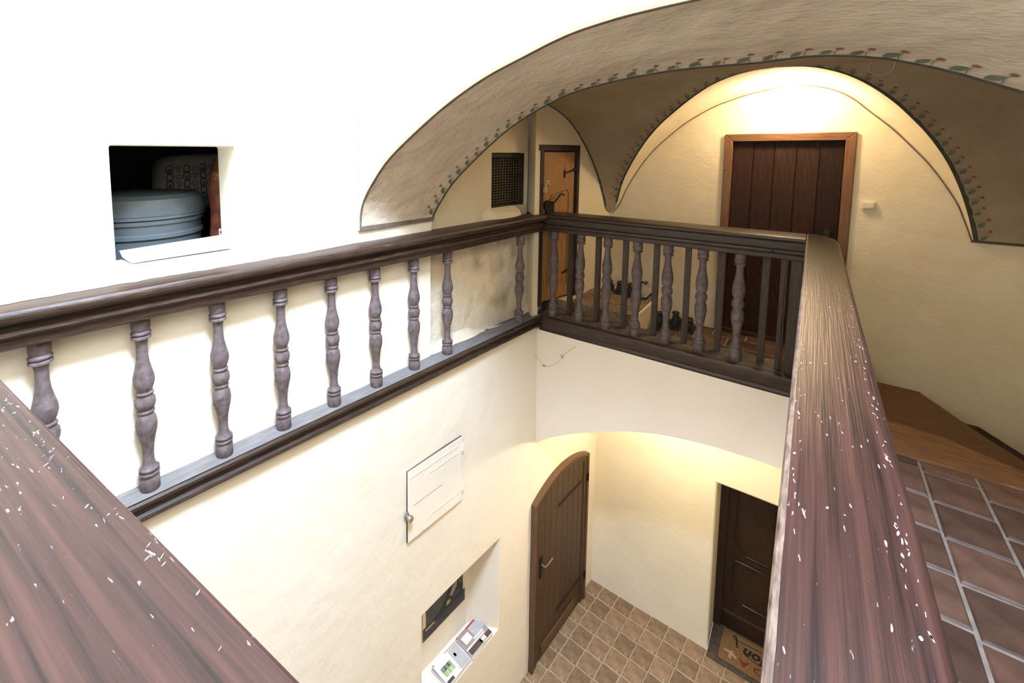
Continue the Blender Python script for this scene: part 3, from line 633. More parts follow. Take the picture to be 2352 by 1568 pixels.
for k in range(12):
    o = bpy.data.objects.new('bar', bar_me); C.objects.link(o); o.parent = br; o.location = (0.12, 0.55 + 0.265 * k, 0.138); o.rotation_euler = (0, 0, PI / 2)
# near side
NA = 0.085
bn = thing('balustrade', 'broad worn wooden balustrade rail close at the lower left corner', 'balustrade', (-1.593, 0.145, 0), -PI / 2 + NA)
mb = MB(); mb.prism([(0.0, 1.066), (0.0, 1.126), (0.20, 1.126), (0.20, 1.066)], -0.60, 1.565); mb.build('handrail', M['rail_warm'], bn, bevel=0.012, seg=4)
mb = MB(); mb.prism([(0.015, 0.965), (0.005, 1.0), (0.02, 1.03), (0.01, 1.066), (0.18, 1.066), (0.18, 0.965)], -0.68, 1.565); mb.build('rail_moulding', M['rail_dark'], bn, smooth=0.6)
mb = MB(); mb.box(0.02, 0.17, -0.68, 1.565, -0.015, 0.14); mb.build('bottom_rail', M['rail_dark'], bn, bevel=0.01)
for k in range(8): put_bal(bal_me2, bn, (0.08, -0.45 + 0.265 * k, 0.135), random.random() * 6)

M['scuff'] = mk('pale_scuffed_paint', (0.10, 0.07, 0.065), (0.36, 0.29, 0.28), 60, 0.7)
def scuffs(parent, n, spot, zt, name='scuff_marks'):
    mb = MB()
    for k in range(n):
        x, y, a, l, wd = spot(k); ca, sa = math.cos(a), math.sin(a); pts = []
        for q in range(8):
            t = 2 * PI * q / 8; rr = 0.6 + 0.6 * random.random(); u, v = l * math.cos(t) * rr, wd * math.sin(t) * rr
            pts.append((x + u * ca - v * sa, y + u * sa + v * ca, zt))
        mb.add(pts, [tuple(range(8))])
    o = mb.build(name, M['scuff'], parent, weld=False); o['kind'] = 'stuff'
def near_spot(k):
    y = random.gauss(0.42, 0.32) if k % 3 else random.uniform(-.5, 1.4)
    return (0.014 + abs(random.gauss(0, 0.022)), y, random.choice((0.5, 0.7, 1.4)) + random.uniform(-.2, .2), random.uniform(.002, .0075), random.uniform(.0006, .0016))
scuffs(bn, 64, near_spot, 1.1266)
def right_spot(k):
    x = (0.146 - abs(random.gauss(0, .010))) if k % 5 < 3 else (random.uniform(0.0, 0.15) if k % 5 == 3 else 0.004 + abs(random.gauss(0, .004)))
    return (x, random.uniform(0.45, 2.6) if k % 2 else random.uniform(0.45, 3.6), PI / 2 + random.uniform(-.25, .25), random.uniform(.002, .009), random.uniform(.0005, .0022))
scuffs(br, 150, right_spot, 1.1266)
# ================================================================== DOORS AND WINDOWS
# upper plank door
d1 = sempty('door_1', (-0.2035, 4.97, 0), 0, 'dark plank door in a red-brown wooden frame on the gallery')
fwid = 0.066; hw = 0.4605; dh = 1.877
for sx in (-1, 1):
    mb = MB(); x0, x1 = sorted((sx * hw, sx * (hw - fwid)))
    mb.add([(x0, -0.03, -0.0), (x1, -0.03, 0), (x1, -0.03, dh - (fwid if sx < 0 else 0)), (x0, -0.03, dh - (0 if sx < 0 else fwid)), (x0, 0.08, 0), (x1, 0.08, 0), (x1, 0.08, dh - (fwid if sx < 0 else 0)), (x0, 0.08, dh - (0 if sx < 0 else fwid))],
           [(0, 1, 2, 3), (4, 7, 6, 5), (0, 4, 5, 1), (1, 5, 6, 2), (2, 6, 7, 3), (3, 7, 4, 0)])
    mb.build('frame_jamb', M['frame'], d1, bevel=0.005)
mb = MB(); mb.add([(-hw, -0.03, dh), (hw, -0.03, dh), (hw - fwid, -0.03, dh - fwid), (-hw + fwid, -0.03, dh - fwid), (-hw, 0.08, dh), (hw, 0.08, dh), (hw - fwid, 0.08, dh - fwid), (-hw + fwid, 0.08, dh - fwid)],
                 [(0, 3, 2, 1), (4, 5, 6, 7), (0, 1, 5, 4), (1, 2, 6, 5), (2, 3, 7, 6), (3, 0, 4, 7)])
mb.build('frame_head', M['frame_h'], d1, bevel=0.005)
pw = 2 * (hw - fwid) / 5
for k in range(5):
    mb = MB(); mb.box(-pw / 2 + .0015, pw / 2 - .0015, -0.012, 0.012, 0.01, dh - fwid - .004)
    mb.build('plank', M['plank'], d1, bevel=0.005, loc=(-hw + fwid + pw * (k + .5), 0.035 + (.004 if k % 2 else 0), 0))
mb = MB(); mb.box(-hw + fwid, hw - fwid, 0.05, 0.07, 0.0, dh - fwid); mb.build('backing', M['carved'], d1)
mb = MB(); mb.box(-hw + fwid, hw - fwid, -0.03, 0.03, -0.005, 0.03); mb.build('threshold', M['darkframe'], d1)
mb = MB(); mb.tube([(-0.44, -0.034, 1.535), (-0.44, -0.03, 1.535)], 0.012, 12, M['darkframe']); mb.tube([(-0.437, -0.0365, 1.532), (-0.437, -0.034, 1.532)], 0.005, 8, M['brass']); mb.build('latch_plate', None, d1)
mb = MB(); mb.box(0.30, 0.345, -0.006, 0.015, 0.98, 1.06); mb.build('lock_plate', M['iron'], d1, bevel=0.004)
# light switch
ls = thing('light_switch', 'small cream light switch with a red pilot light right of the plank door', 'switch', (0.362, 4.96, 1.285))
mb = MB(); mb.box(-.041, .041, -.014, .012, -.033, .033); mb.build('cover_plate', M['white_plastic'], ls, bevel=0.005)
mb = MB(); mb.box(-.030, .030, -.020, -.012, -.023, .023); mb.build('rocker', M['white_plastic'], ls, bevel=0.003)
mb = MB(); mb.lathe([(.004, 0), (.0035, .002)], 10, T=lambda x, y, z: (x, -.0205 - z, y)); mb.build('pilot_light', M['led'], ls)
# orange door in the gallery's left wall
d2 = sempty('door_2', tuple(GW(0.365, 0, PZ)), -AG, 'weathered orange-brown wooden door with iron strap hinge')
H2 = 1.765 - PZ
# local: x out of wall, y along wall
for y0, y1 in ((-0.30, -0.25), (0.262, 0.30)):
    mb = MB(); mb.box(-0.05, 0.012, y0, y1, 0, H2); mb.build('frame_jamb', M['darkframe'], d2, bevel=0.004)
mb = MB(); mb.box(-0.05, 0.012, -0.32, 0.30, H2 - 0.045, H2 + .012); mb.build('frame_head', M['darkframe'], d2, bevel=0.004)
mb = MB(); mb.box(-0.055, -0.02, -0.225, 0.26, 0.02, H2 - 0.055); mb.build('door_leaf', M['orange'], d2, bevel=0.004)
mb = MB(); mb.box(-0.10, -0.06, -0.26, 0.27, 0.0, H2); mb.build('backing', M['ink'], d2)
pts = [(-0.13, 0.15), (-0.13, 1.02), (-0.10, 1.06), (0.14, 1.10), (0.165, 1.07), (0.165, 0.15)]
for a, b in zip(pts, pts[1:]):
    mb = MB(); mb.tube([(-0.019, a[0], a[1]), (-0.019, b[0], b[1])], 0.006, 6); mb.build('panel_moulding', M['frame'], d2)
mb = MB(); mb.tube([(-0.012, 0.265, 1.305), (-0.010, 0.18, 1.285), (-0.012, 0.09, 1.265)], [0.017, 0.010, 0.008], 8); mb.tube([(0.0, 0.285, 1.27), (0.0, 0.285, 1.34)], 0.018, 10); mb.tube([(-.012, .09, 1.225), (-.012, .095, 1.30)], .006, 6); mb.build('strap_hinge', M['iron'], d2)
mb = MB(); mb.tube([(-0.012, 0.265, 0.305), (-0.010, 0.18, 0.285), (-0.012, 0.09, 0.265)], [0.017, 0.010, 0.008], 8); mb.build('strap_hinge', M['iron'], d2)
mb = MB(); mb.box(-0.02, 0.005, -0.19, -0.08, 0.80, 0.99); mb.lathe([(.05, -.01), (.05, .012)], 16, T=lambda x, y, z: (-.01 + z, -.17 + x, .965 + y)); mb.build('rim_lock', M['iron'], d2, bevel=0.004)
mb = MB(); mb.tube([(0.0, -0.12, 0.99), (0.04, -0.12, 1.0), (0.045, -0.10, 1.02), (0.045, -0.055, 1.06), (0.045, -0.02, 1.075), (0.045, 0.02, 1.05)], [.010, .009, .008, .009, .009, .006], 8); mb.build('door_lever', M['iron'], d2, smooth=1.0)
mb = MB(); mb.box(-0.02, -0.004, -0.25, -0.14, 1.165, 1.205, M['brass']); mb.tube([(0.0, -0.245, 1.19), (0.015, -0.245, 1.20), (0.03, -0.245, 1.18), (0.03, -0.245, 1.14)], .005, 6, M['chrome']); mb.box(0.016, 0.036, -0.275, -0.225, 1.095, 1.14, M['brass']); mb.build('padlock', None, d2, bevel=0.003)
# wire mesh window in the recess
w2 = sempty('window_2', tuple(LW(-0.2765, -0.15, 1.205)), -BETA, 'small window closed with rusty wire mesh in a dark wooden frame')
hwn = 0.262; hh = 0.49
for nm, bx in (('frame_stile', (-0.075, -0.035, 0.205, hwn, 0.0, hh)), ('frame_stile', (-0.075, -0.05, -hwn, -hwn + 0.012, 0.0, hh)), ('frame_rail', (-0.075, -0.035, -hwn, hwn, hh - 0.035, hh)), ('frame_rail', (-0.075, -0.04, -hwn, hwn, 0, 0.02))):
    mb = MB(); mb.box(*bx); mb.build(nm, M['darkframe'], w2, bevel=0.003)
mb = MB(); nx, nz = 11, 18
for i in range(nx + 1):
    y = -hwn + .01 + (0.455) * i / nx
    mb.tube([(-0.055 + .002 * ((j + i) % 2), y + 0.004 * noise.noise(Vector((i, j * .6, 0))), 0.015 + 0.44 * j / nz) for j in range(nz + 1)], 0.0029, 4)
for j in range(nz + 1):
    z = 0.015 + 0.44 * j / nz
    mb.tube([(-0.055 + .002 * ((j + i + 1) % 2), -hwn + .01 + 0.455 * i / nx, z + 0.006 * noise.noise(Vector((i * .5, j * 2, 5)))) for i in range(nx + 1)], 0.0029, 4)
o = mb.build('wire_mesh', M['rust'], w2); o['kind'] = 'stuff'
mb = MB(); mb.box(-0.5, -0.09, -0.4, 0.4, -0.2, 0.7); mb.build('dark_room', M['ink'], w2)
# arched door in the lower hall
d3 = sempty('door_3', tuple(LW(0.52, 0, -3.65)), -BETA, 'brown plank door with an arched top in the lower hall')
W3 = 0.57; zs = 1.855; rise = 0.145
def arch_z(y, wv, sp, ri): return sp + ri * (1 - (y / wv) ** 2)
def arch_frame(mb, w0, w1, sp0, sp1, r0, r1, x0, x1):
    oc = [(-w0, 0)] + [(-w0 + 2 * w0 * i / 24, arch_z(-w0 + 2 * w0 * i / 24, w0, sp0, r0)) for i in range(25)] + [(w0, 0)]
    ic = [(-w1, 0)] + [(-w1 + 2 * w1 * i / 24, arch_z(-w1 + 2 * w1 * i / 24, w1, sp1, r1)) for i in range(25)] + [(w1, 0)]
    mb.grid([[(x0, y, z) for y, z in oc], [(x1, y, z) for y, z in oc], [(x1, y, z) for y, z in ic], [(x0, y, z) for y, z in ic]])
mb = MB(); arch_frame(mb, W3, W3 - 0.035, zs, zs - .02, rise, rise - .01, 0.0, 0.055); mb.build('frame', M['hall_frame'], d3, bevel=0.004)
mb = MB(); arch_frame(mb, W3 - 0.035, W3 - 0.10, zs - .02, zs - .06, rise - .01, rise - .02, 0.0, 0.04); mb.build('inner_frame', M['hall_door'], d3, bevel=0.004)
npl = 8; wi = W3 - 0.10
for k in range(npl):
    y0 = -wi + 2 * wi * k / npl + .0012; y1 = -wi + 2 * wi * (k + 1) / npl - .0012; ym = (y0 + y1) / 2
    za = arch_z(y0, wi, zs - .06, rise - .02); zb = arch_z(y1, wi, zs - .06, rise - .02); h = (y1 - y0) / 2
    mb = MB(); mb.add([(0.0, -h, 0.01), (0.03, -h, 0.01), (0.03, h, 0.01), (0, h, 0.01), (0, -h, za), (0.03, -h, za), (0.03, h, zb), (0, h, zb)], [(0, 3, 2, 1), (4, 5, 6, 7), (0, 1, 5, 4), (1, 2, 6, 5), (2, 3, 7, 6), (3, 0, 4, 7)])
    mb.build('plank', M['hall_door'], d3, bevel=0.003, loc=(0, ym, 0))
for z in (1.57, 0.33):
    mb = MB(); mb.box(0.03, 0.037, -0.06, 0.53, z - .014, z + .014); mb.tube([(0.045, 0.545, z - .045), (0.045, 0.545, z + .045)], .018, 10); mb.tube([(0.034, -0.06, z), (0.04, -0.06, z)], .022, 10); mb.build('strap_hinge', M['iron'], d3)
mb = MB(); mb.box(0.03, 0.04, -0.435, -0.395, 0.97, 1.21, M['iron']); mb.tube([(0.04, -0.415, 1.12), (0.085, -0.415, 1.12), (0.09, -0.36, 1.125), (0.088, -0.28, 1.13)], [.009, .009, .008, .010], 8, M['rust']); mb.build('door_lever', None, d3, smooth=.8)
mb = MB(); mb.box(0.03, 0.042, -0.38, 0.33, 0.05, 0.17); mb.build('kick_board', M['hall_frame'], d3, bevel=0.004)
# dark carved door in the deep doorway
d4 = sempty('door_4', (-0.08, 5.60, -3.65), 0, 'dark carved panel door set deep in the lower hall wall')
mb = MB(); mb.box(-0.50, 0.50, 0.0, 0.04, 0, 1.94); mb.build('door_leaf', M['carved'], d4)
for x0, x1 in ((-0.505, -0.43), (0.43, 0.505)):
    mb = MB(); mb.box(x0, x1, -0.04, 0.0, 0, 1.93); mb.build('frame_jamb', M['darkframe'], d4, bevel=0.006)
mb = MB(); mb.box(-0.505, 0.505, -0.04, 0.0, 1.86, 1.94); mb.build('frame_head', M['darkframe'], d4, bevel=0.006)
def moulding(pts, r=0.012):
    mb = MB(); mb.tube([(x, -0.006, z) for x, z in pts + [pts[0]]], r, 6); mb.build('panel_moulding', M['carved'], d4)
for x0, x1 in ((-0.34, 0.0), (0.06, 0.40)):
    moulding([(x0, 1.08), (x0 + .04, 1.0), (x0 + .10, .96), (x1, .96), (x1, 1.78), (x0, 1.78)])
    moulding([(x0, 0.86), (x0 + .10, .86), (x1, .86), (x1, 0.38), (x0 + .10, .38), (x0 + .05, .42), (x0, 0.48)])
mb = MB(); mb.box(-0.43, 0.43, -0.014, 0.0, 0.20, 0.225); mb.build('weather_strip', M['hall_door'], d4)
mb = MB(); mb.box(-0.50, 0.50, -0.47, 0.0, 0.0, 0.018); mb.build('threshold', M['mat_edge'], d4, bevel=0.006)

# door mat (half hidden by the right-hand rail); text reads towards someone leaving the door
dm = thing('door_mat', 'brown coir door mat with black script and red capitals before the carved door', 'door mat', (-0.02, 5.40, -3.632), PI)
mb = MB(); mb.box(-.36, .46, -.16, .225, 0, .015); mb.build('mat_body', M['mat'], dm, bevel=0.005)
dg = None
def _glyph(body, size, ext, shear, bold):
    cu = bpy.data.curves.new('t', 'FONT'); cu.body = body; cu.size = size; cu.extrude = ext; cu.shear = shear; cu.offset = bold; cu.resolution_u = 3
    ob = bpy.data.objects.new('t', cu); C.objects.link(ob)
    d = bpy.context.evaluated_depsgraph_get(); me = bpy.data.meshes.new_from_object(ob.evaluated_get(d)); bpy.data.objects.remove(ob)
    return me
def text_mesh(body, size, mat, parent, loc, shear=0.0, ext=0.0015, rz=0.0, bold=0.0, sx=1.0):
    def right(t):
        me = _glyph(t + 'l', size, ext, 0, 0); return max(v.co.x for v in me.vertices)
    ends = [right(body[:k]) for k in range(len(body) + 1)]; off = (ends[-1] - ends[0]) / 2
    for k, ch in enumerate(body):
        if ch == ' ': continue
        me = _glyph(ch, size, ext, shear, bold); me.name = 'letter'; me.materials.clear(); me.materials.append(mat)
        o = bpy.data.objects.new('letter', me); C.objects.link(o); o.parent = parent
        a = (ends[k] - ends[0] - off) * sx
        o.location = (loc[0] + a * math.cos(rz), loc[1] + a * math.sin(rz), loc[2]); o.rotation_euler = (0, 0, rz); o.scale = (sx, 1, 1)
text_mesh('I NEED A', 0.105, M['mat_red'], dm, (0.02, 0.105, .0165), bold=.0015, sx=1.25)
text_mesh('vacation', 0.15, M['ink'], dm, (0.0, -0.045, .0165), shear=0.25, bold=.005)
mb = MB(); mb.tube(interp([(0.305, 0.0, .017), (0.318, -0.03, .017), (0.322, -0.075, .017), (0.335, -0.115, .017), (0.352, -0.125, .017), (0.357, -0.105, .017), (0.335, -0.085, .017), (0.29, -0.088, .017), (0.0, -0.105, .017), (-0.25, -0.10, .017)], 40), [.008 if k < 16 else .004 for k in range(41)], 6, M['ink']); mb.tube(interp([(0.235, 0.035, .017), (0.15, 0.055, .017), (0.0, 0.06, .017), (-.2, .055, .017)], 12), .004, 6, M['ink']); mb.build('script_flourish', None, dm)
mb = MB(); mb.add([(0.30, 0.12, .017), (0.34, 0.09, .017), (0.335, 0.06, .017), (0.36, 0.085, .017), (0.42, 0.09, .017), (0.43, 0.105, .017), (0.37, 0.115, .017), (0.375, 0.165, .017), (0.35, 0.17, .017), (0.345, 0.12, .017), (0.31, 0.145, .017)], [tuple(range(11))]); mb.build('plane_print', M['mat_pink'], dm)

# ================================================================== THINGS ON THE LEFT WALL
# storage room behind the small window
w1 = sempty('window_1', tuple(LW(-3.0, -0.32, 1.18)), -BETA, 'small square opening into a dark storage space')
mb = MB()
x0, x1, y0, y1, z0, z1 = -1.5, -0.005, -1.1, 1.3, -0.42, 1.1
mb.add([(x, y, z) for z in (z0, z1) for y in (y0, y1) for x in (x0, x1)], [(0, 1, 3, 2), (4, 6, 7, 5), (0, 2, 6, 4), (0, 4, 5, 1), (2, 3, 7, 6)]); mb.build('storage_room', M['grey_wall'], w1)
BWn = thing('storage_tub', 'round grey plastic tub with lid inside the wall opening', 'tub', tuple(LW(-3.03, -0.70, 0.815)), -BETA)
mb = MB(); mb.lathe([(.26, 0), (.265, .02), (.29, .42), (.30, .43), (.30, .45), (.292, .455), (.295, .50), (.305, .505), (.306, .525), (.298, .53)], 48); mb.build('tub_body', M['tub'], BWn, smooth=0.6)
mb = MB(); mb.lathe([(.30, .53), (.314, .532), (.316, .60), (.305, .635), (.27, .655), (.262, .648), (.20, .66), (.05, .665), (.001, .665)], 48, T=lambda x, y, z: (x, y, z + .04 * (y) * (z - .5))); mb.build('tub_lid', M['tub'], BWn, smooth=0.5)
mb = MB(); mb.lathe([(.309, .548), (.319, .552), (.319, .560), (.309, .564)], 48); mb.build('lid_rim', M['tub'], BWn, smooth=.5)
bg = thing('patterned_bag', 'dark grey bag with a pattern of rounded squares behind the tub', 'bag', tuple(LW(-2.61, -1.16, 1.295)), -BETA + 0.10)
mb = MB(); rows = []
for i in range(17):
    t = i / 16; yy = -0.27 + .54 * t; e = (1 - (2 * t - 1) ** 6) ** .5
    rows.append([(0.13 * e * math.copysign(abs(math.cos(a)) ** .6, math.cos(a)), yy, 0.20 + (0.19 * e * math.copysign(abs(math.sin(a)) ** .6, math.sin(a))) + .05 * yy) for a in [2 * PI * k / 24 for k in range(24)]])
mb.grid(rows, close=True); mb.build('bag_body', M['bag'], bg, smooth=1.0)
mb = MB()
def rrect(cy, cz, w_, h_, r=0.0022):
    pts = []
    for k in range(20):
        a = 2 * PI * k / 20; pts.append((0.131, cy + w_ * math.copysign(abs(math.cos(a)) ** .5, math.cos(a)), cz + h_ * math.copysign(abs(math.sin(a)) ** .5, math.sin(a))))
    mb.tube(pts + [pts[0]], r, 4)
for i in range(-4, 5):
    for j in range(-2, 3):
        cy, cz = i * 0.052, 0.20 + j * 0.05 + .05 * i * .052 * 1.0
        k = (i + 2 * j) % 4
        if k == 0: rrect(cy, cz, .020, .024); rrect(cy, cz - .006, .007, .008)
        elif k == 1: rrect(cy, cz + .012, .016, .007, .0014); rrect(cy, cz - .012, .010, .006, .0014)
        elif k == 2: rrect(cy, cz, .018, .020)
        else: rrect(cy, cz, .017, .012, .0014)
o = mb.build('printed_pattern', M['bag_line'], bg); o['kind'] = 'stuff'
mb = MB(); mb.tube([(0.125, 0.20, 0.385), (0.135, 0.22, 0.30), (0.135, 0.21, 0.20), (.128, .19, .06)], .012, 8); mb.build('zip_band', M['black'], bg)
mb = MB(); mb.box(.143, .149, .198, .214, .27, .33); mb.build('zip_pull', M['brass'], bg, bevel=0.002)
sk = thing('charcoal_sack', 'reddish brown printed sack standing at the right inside the wall opening', 'sack', tuple(LW(-2.615, -0.46, 0.762)), -BETA - .3)
mb = MB(); rows = []
for i in range(13):
    t = i / 12; r = 0.125 * (1 + .12 * math.sin(t * 7)) * (1 if t < .8 else 1 - (t - .8) * 1.8)
    rows.append([(0.6 * r * math.cos(a) + .01 * noise.noise(Vector((a * 2, t * 6, 0))), r * 1.15 * math.sin(a) + .012 * noise.noise(Vector((a * 2, t * 6, 8))), 0.90 * t) for a in [2 * PI * k / 20 for k in range(20)]])
mb.grid(rows, close=True); mb.add(rows[0], [tuple(range(20))[::-1]]); mb.add(rows[-1], [tuple(range(20))]); mb.build('sack_body', M['sack'], sk, smooth=1.0)
mb = MB(); mb.box(.078, .082, -.09, 0.0, .42, .50, M['paper']); mb.box(.0821, .083, -.085, -.005, .475, .485, M['mag_red']); mb.build('sack_label', None, sk)
mb = MB(); mb.box(.070, .078, -.08, .03, .51, .60); mb.build('sack_leaf_print', M['sack_green'], sk, bevel=.02)
sc_ = thing('white_card', 'white paper card lying along the sill of the wall opening', 'card', tuple(LW(-2.99, -0.22, 1.18)), -BETA)
mb = MB(); mb.add([(-0.085, -0.225, 0.045), (-0.085, 0.245, 0.062), (-0.075, 0.25, 0.016), (0.06, 0.243, 0.010), (0.06, -0.205, 0.006), (-0.075, -0.215, 0.012)], [(0, 1, 2, 5), (5, 2, 3, 4)])
o = mb.build('card_sheet', M['paper'], sc_); so = o.modifiers.new('s', 'SOLIDIFY'); so.thickness = 0.0015
# meter cupboard door, painted over
cb = thing('wall_cupboard', 'white painted cupboard door flush in the lower wall with a metal knob', 'cupboard', tuple(LW(-1.39, 0.0, -1.12)), -BETA)
mb = MB(); mb.box(-0.02, 0.0125, -0.290, 0.2905, 0.001, 0.5515); mb.build('cupboard_frame', M['gap'], cb)
mb = MB(); mb.box(-0.01, 0.0165, -0.287, 0.289, 0.003, 0.549); mb.build('cupboard_door', M['white_paint'], cb, bevel=0.003)
for nm, bx in (('lath', (0.0165, 0.0195, -0.27, 0.255, 0.49, 0.494)), ('lath', (0.0165, 0.0195, -0.08, 0.25, 0.43, 0.434)), ('lath', (0.0165, 0.0195, -0.08, 0.255, 0.09, 0.094)), ('lath', (0.0165, 0.0195, 0.252, 0.256, 0.02, 0.49))):
    mb = MB(); mb.box(*bx); mb.build(nm, M['white_paint'], cb)
mb = MB(); mb.box(.0165, .0175, -.23, .06, .262, .2645); mb.build('letter_slot', M['gap'], cb)
for z in (0.46, 0.12): mb = MB(); mb.tube([(0.018, 0.291, z - .03), (0.018, 0.291, z + .03)], .008, 8); mb.build('hinge', M['white_paint'], cb)
mb = MB(); mb.lathe([(.024, 0), (.024, .006), (.010, .010), (.010, .028), (.022, .034), (.026, .044), (.022, .054), (.008, .058), (.001, .058)], 20, T=lambda x, y, z: (.012 + z, -0.30 + x, 0.225 + y)); mb.build('knob', M['chrome'], cb, smooth=0.7)
# poster in the niche
po = thing('poster', 'dark grey poster with cream margins on the back of the niche', 'poster', tuple(LW(-1.03, -0.25, -2.46)), -BETA)
mb = MB(); mb.box(0.003, 0.005, -0.265, 0.265, 0.0, 0.44, M['poster_paper']); mb.build('sheet', None, po)
mb = MB(); mb.box(0.005, 0.0062, -0.265, 0.265, 0.0, 0.12); mb.build('dark_band', M['poster_dark'], po)
mb = MB(); mb.box(0.005, 0.0058, -0.232, 0.238, 0.10, 0.40); mb.build('picture', M['poster_grey'], po)
mb = MB(); hill = [(-0.15, 0.09), (-.13, .13), (-.06, .14), (-.02, .18), (.03, .25), (.06, .30), (.10, .31), (.17, .30), (.19, .22), (.238, .20), (.238, .09)]
mb.add([(0.0066, y, z) for y, z in hill], [tuple(range(len(hill)))]); mb.build('silhouette', M['poster_black'], po)
mb = MB(); mb.add([(0.0069, .06, .20), (0.0069, .12, .28), (0.0069, .16, .27), (0.0069, .15, .22), (0.0069, .09, .17)], [(0, 1, 2, 3, 4)]); mb.build('pale_shape', M['poster_light'], po)
mb = MB()
for k in range(4): mb.add([(0.0071, .02 + .012 * k, .125 + .008 * (k % 2)), (0.0071, .028 + .012 * k, .12), (0.0071, .032 + .012 * k, .16), (0.0071, .024 + .012 * k, .165)], [(0, 1, 2, 3)])
mb.build('yellow_shape', M['poster_yellow'], po)
mb = MB()
for k in range(9): mb.box(0.0063, 0.0069, -0.235 + .0125 * k, -0.226 + .0125 * k, 0.082, 0.094 + (.004 if k % 3 == 0 else 0), M['poster_paper'])
for k in range(60):
    mb.box(0.0063, 0.0067, -0.09 + .0056 * k, -0.0868 + .0056 * k, 0.008, 0.0125, M['poster_light'])
mb.box(0.0063, 0.0067, -0.20, -0.10, 0.062, 0.065, M['poster_light']); mb.box(.0063, .0067, .10, .19, .155, .158, M['poster_light']); o = mb.build('small_print', None, po); o['kind'] = 'stuff'
# magazines on the niche shelf
def magazine(label, s, z, rot, cover, pages=0.006, w_=0.205, l_=0.285):
    t = thing('magazine', label, 'magazine', tuple(LW(s, -0.105, z)), -BETA + rot, 'magazines in the niche')
    mb = MB(); mb.box(-w_ / 2, w_ / 2, -l_ / 2, l_ / 2, 0, pages); mb.build('pages', M['mag_white'], t)
    for nm, (x0, x1, y0, y1), mat in cover:
        mb = MB(); mb.box(x0, x1, y0, y1, pages, pages + .0006); mb.build(nm, M[mat], t)
    return t
magazine('lowest magazine of the stack on the niche shelf with a plain cover', -0.79, -2.744, 0.03, [('cover', (-.1, .1, -.14, .14), 'mag_grey')], .016)
magazine('magazine under the red-banded one in the niche', -0.787, -2.727, -0.03, [('cover', (-.1, .1, -.14, .14), 'mag_white')], .018)
m1 = magazine('magazine with a red band and kitchen picture at the far end of the niche', -0.79, -2.708, 0.0, [('cover', (-.1, .1, -.141, .141), 'mag_taupe')], .008)
for nm, bx, mat in (('grey_field', (-.083, .008, .0, .138), 'mag_grey'), ('red_band', (-.098, -.084, -.01, .141), 'mag_red'), ('red_dot', (-.098, -.088, -.138, -.122), 'mag_red'), ('window_print', (-.065, .005, -.11, -.02), 'mag_white'), ('counter_print', (.035, .05, -.141, .09), 'mag_white'), ('shelf_print', (.012, .028, -.02, .10), 'mag_white'), ('kitchen_print', (.05, .1, -.135, .02), 'mag_brown'), ('card_print', (.06, .09, .0, .07), 'mag_white'), ('dark_print', (.06, .1, .07, .135), 'mag_brown')):
    mb = MB(); mb.box(bx[0], bx[1], bx[2], bx[3], .0086, .0094); mb.build(nm, M[mat], m1)
magazine('lower magazine beneath the one with the green window picture', -1.095, -2.744, 0.04, [('cover', (-.1, .1, -.14, .14), 'mag_taupe')], .022)
m2 = magazine('white magazine with a window and green garden picture in the niche', -1.085, -2.7215, -0.02, [('cover', (-.1, .1, -.141, .141), 'mag_white')], .008)
for nm, bx, mat in (('garden_print', (-.03, .05, -.11, .0), 'mag_green'), ('tree_print', (-.03, .01, -.11, -.01), 'mag_tree'), ('wall_print', (-.09, .10, .03, .135), 'mag_grey'), ('window_bar', (-.035, .055, -.035, -.029), 'mag_white'), ('window_bar', (-.035, .055, -.075, -.069), 'mag_white'), ('red_mark', (-.098, -.086, -.139, -.128), 'mag_red'), ('red_edge', (-.1008, -.096, .0, .14), 'mag_red'), ('vase_print', (-.04, -.01, .055, .075), 'mag_brown'), ('plant_print', (.075, .1, -.13, -.06), 'mag_brown')):
    mb = MB(); mb.box(bx[0], bx[1], bx[2], bx[3], .0086, .0092 + (.0004 if 'bar' in nm or 'tree' in nm else 0)); mb.build(nm, M[mat], m2)
text_mesh('OKNA', 0.032, M['mag_grey'], m2, (.085, .06, .0094), rz=PI / 2, ext=.0003)
magazine('plain white brochure nearest the viewer on the niche shelf', -1.40, -2.744, 0.05, [('cover', (-.1, .1, -.14, .14), 'mag_white')], .012)

# cobweb thread on the fascia
mb = MB(); pts = [(-2.03, 3.80, -0.20), (-1.95, 3.83, -0.30), (-1.87, 3.838, -0.335), (-1.78, 3.838, -0.27), (-1.70, 3.838, -0.16), (-1.60, 3.838, -0.06)]
mb.tube(interp(pts, 30), 0.0011, 4); mb.tube(interp([(-1.93, 3.838, -.345), (-1.91, 3.836, -.34), (-1.89, 3.838, -.342)], 6), [.002, .003, .004, .005, .004, .003, .002], 5); mb.tube([(-1.73, 3.838, -.195), (-1.715, 3.836, -.205), (-1.74, 3.836, -.18)], .003, 5)
tag(mb.build('cobweb_thread', M['web'], None), 'thin dusty cobweb thread sagging on the fascia under the corner', 'cobweb')

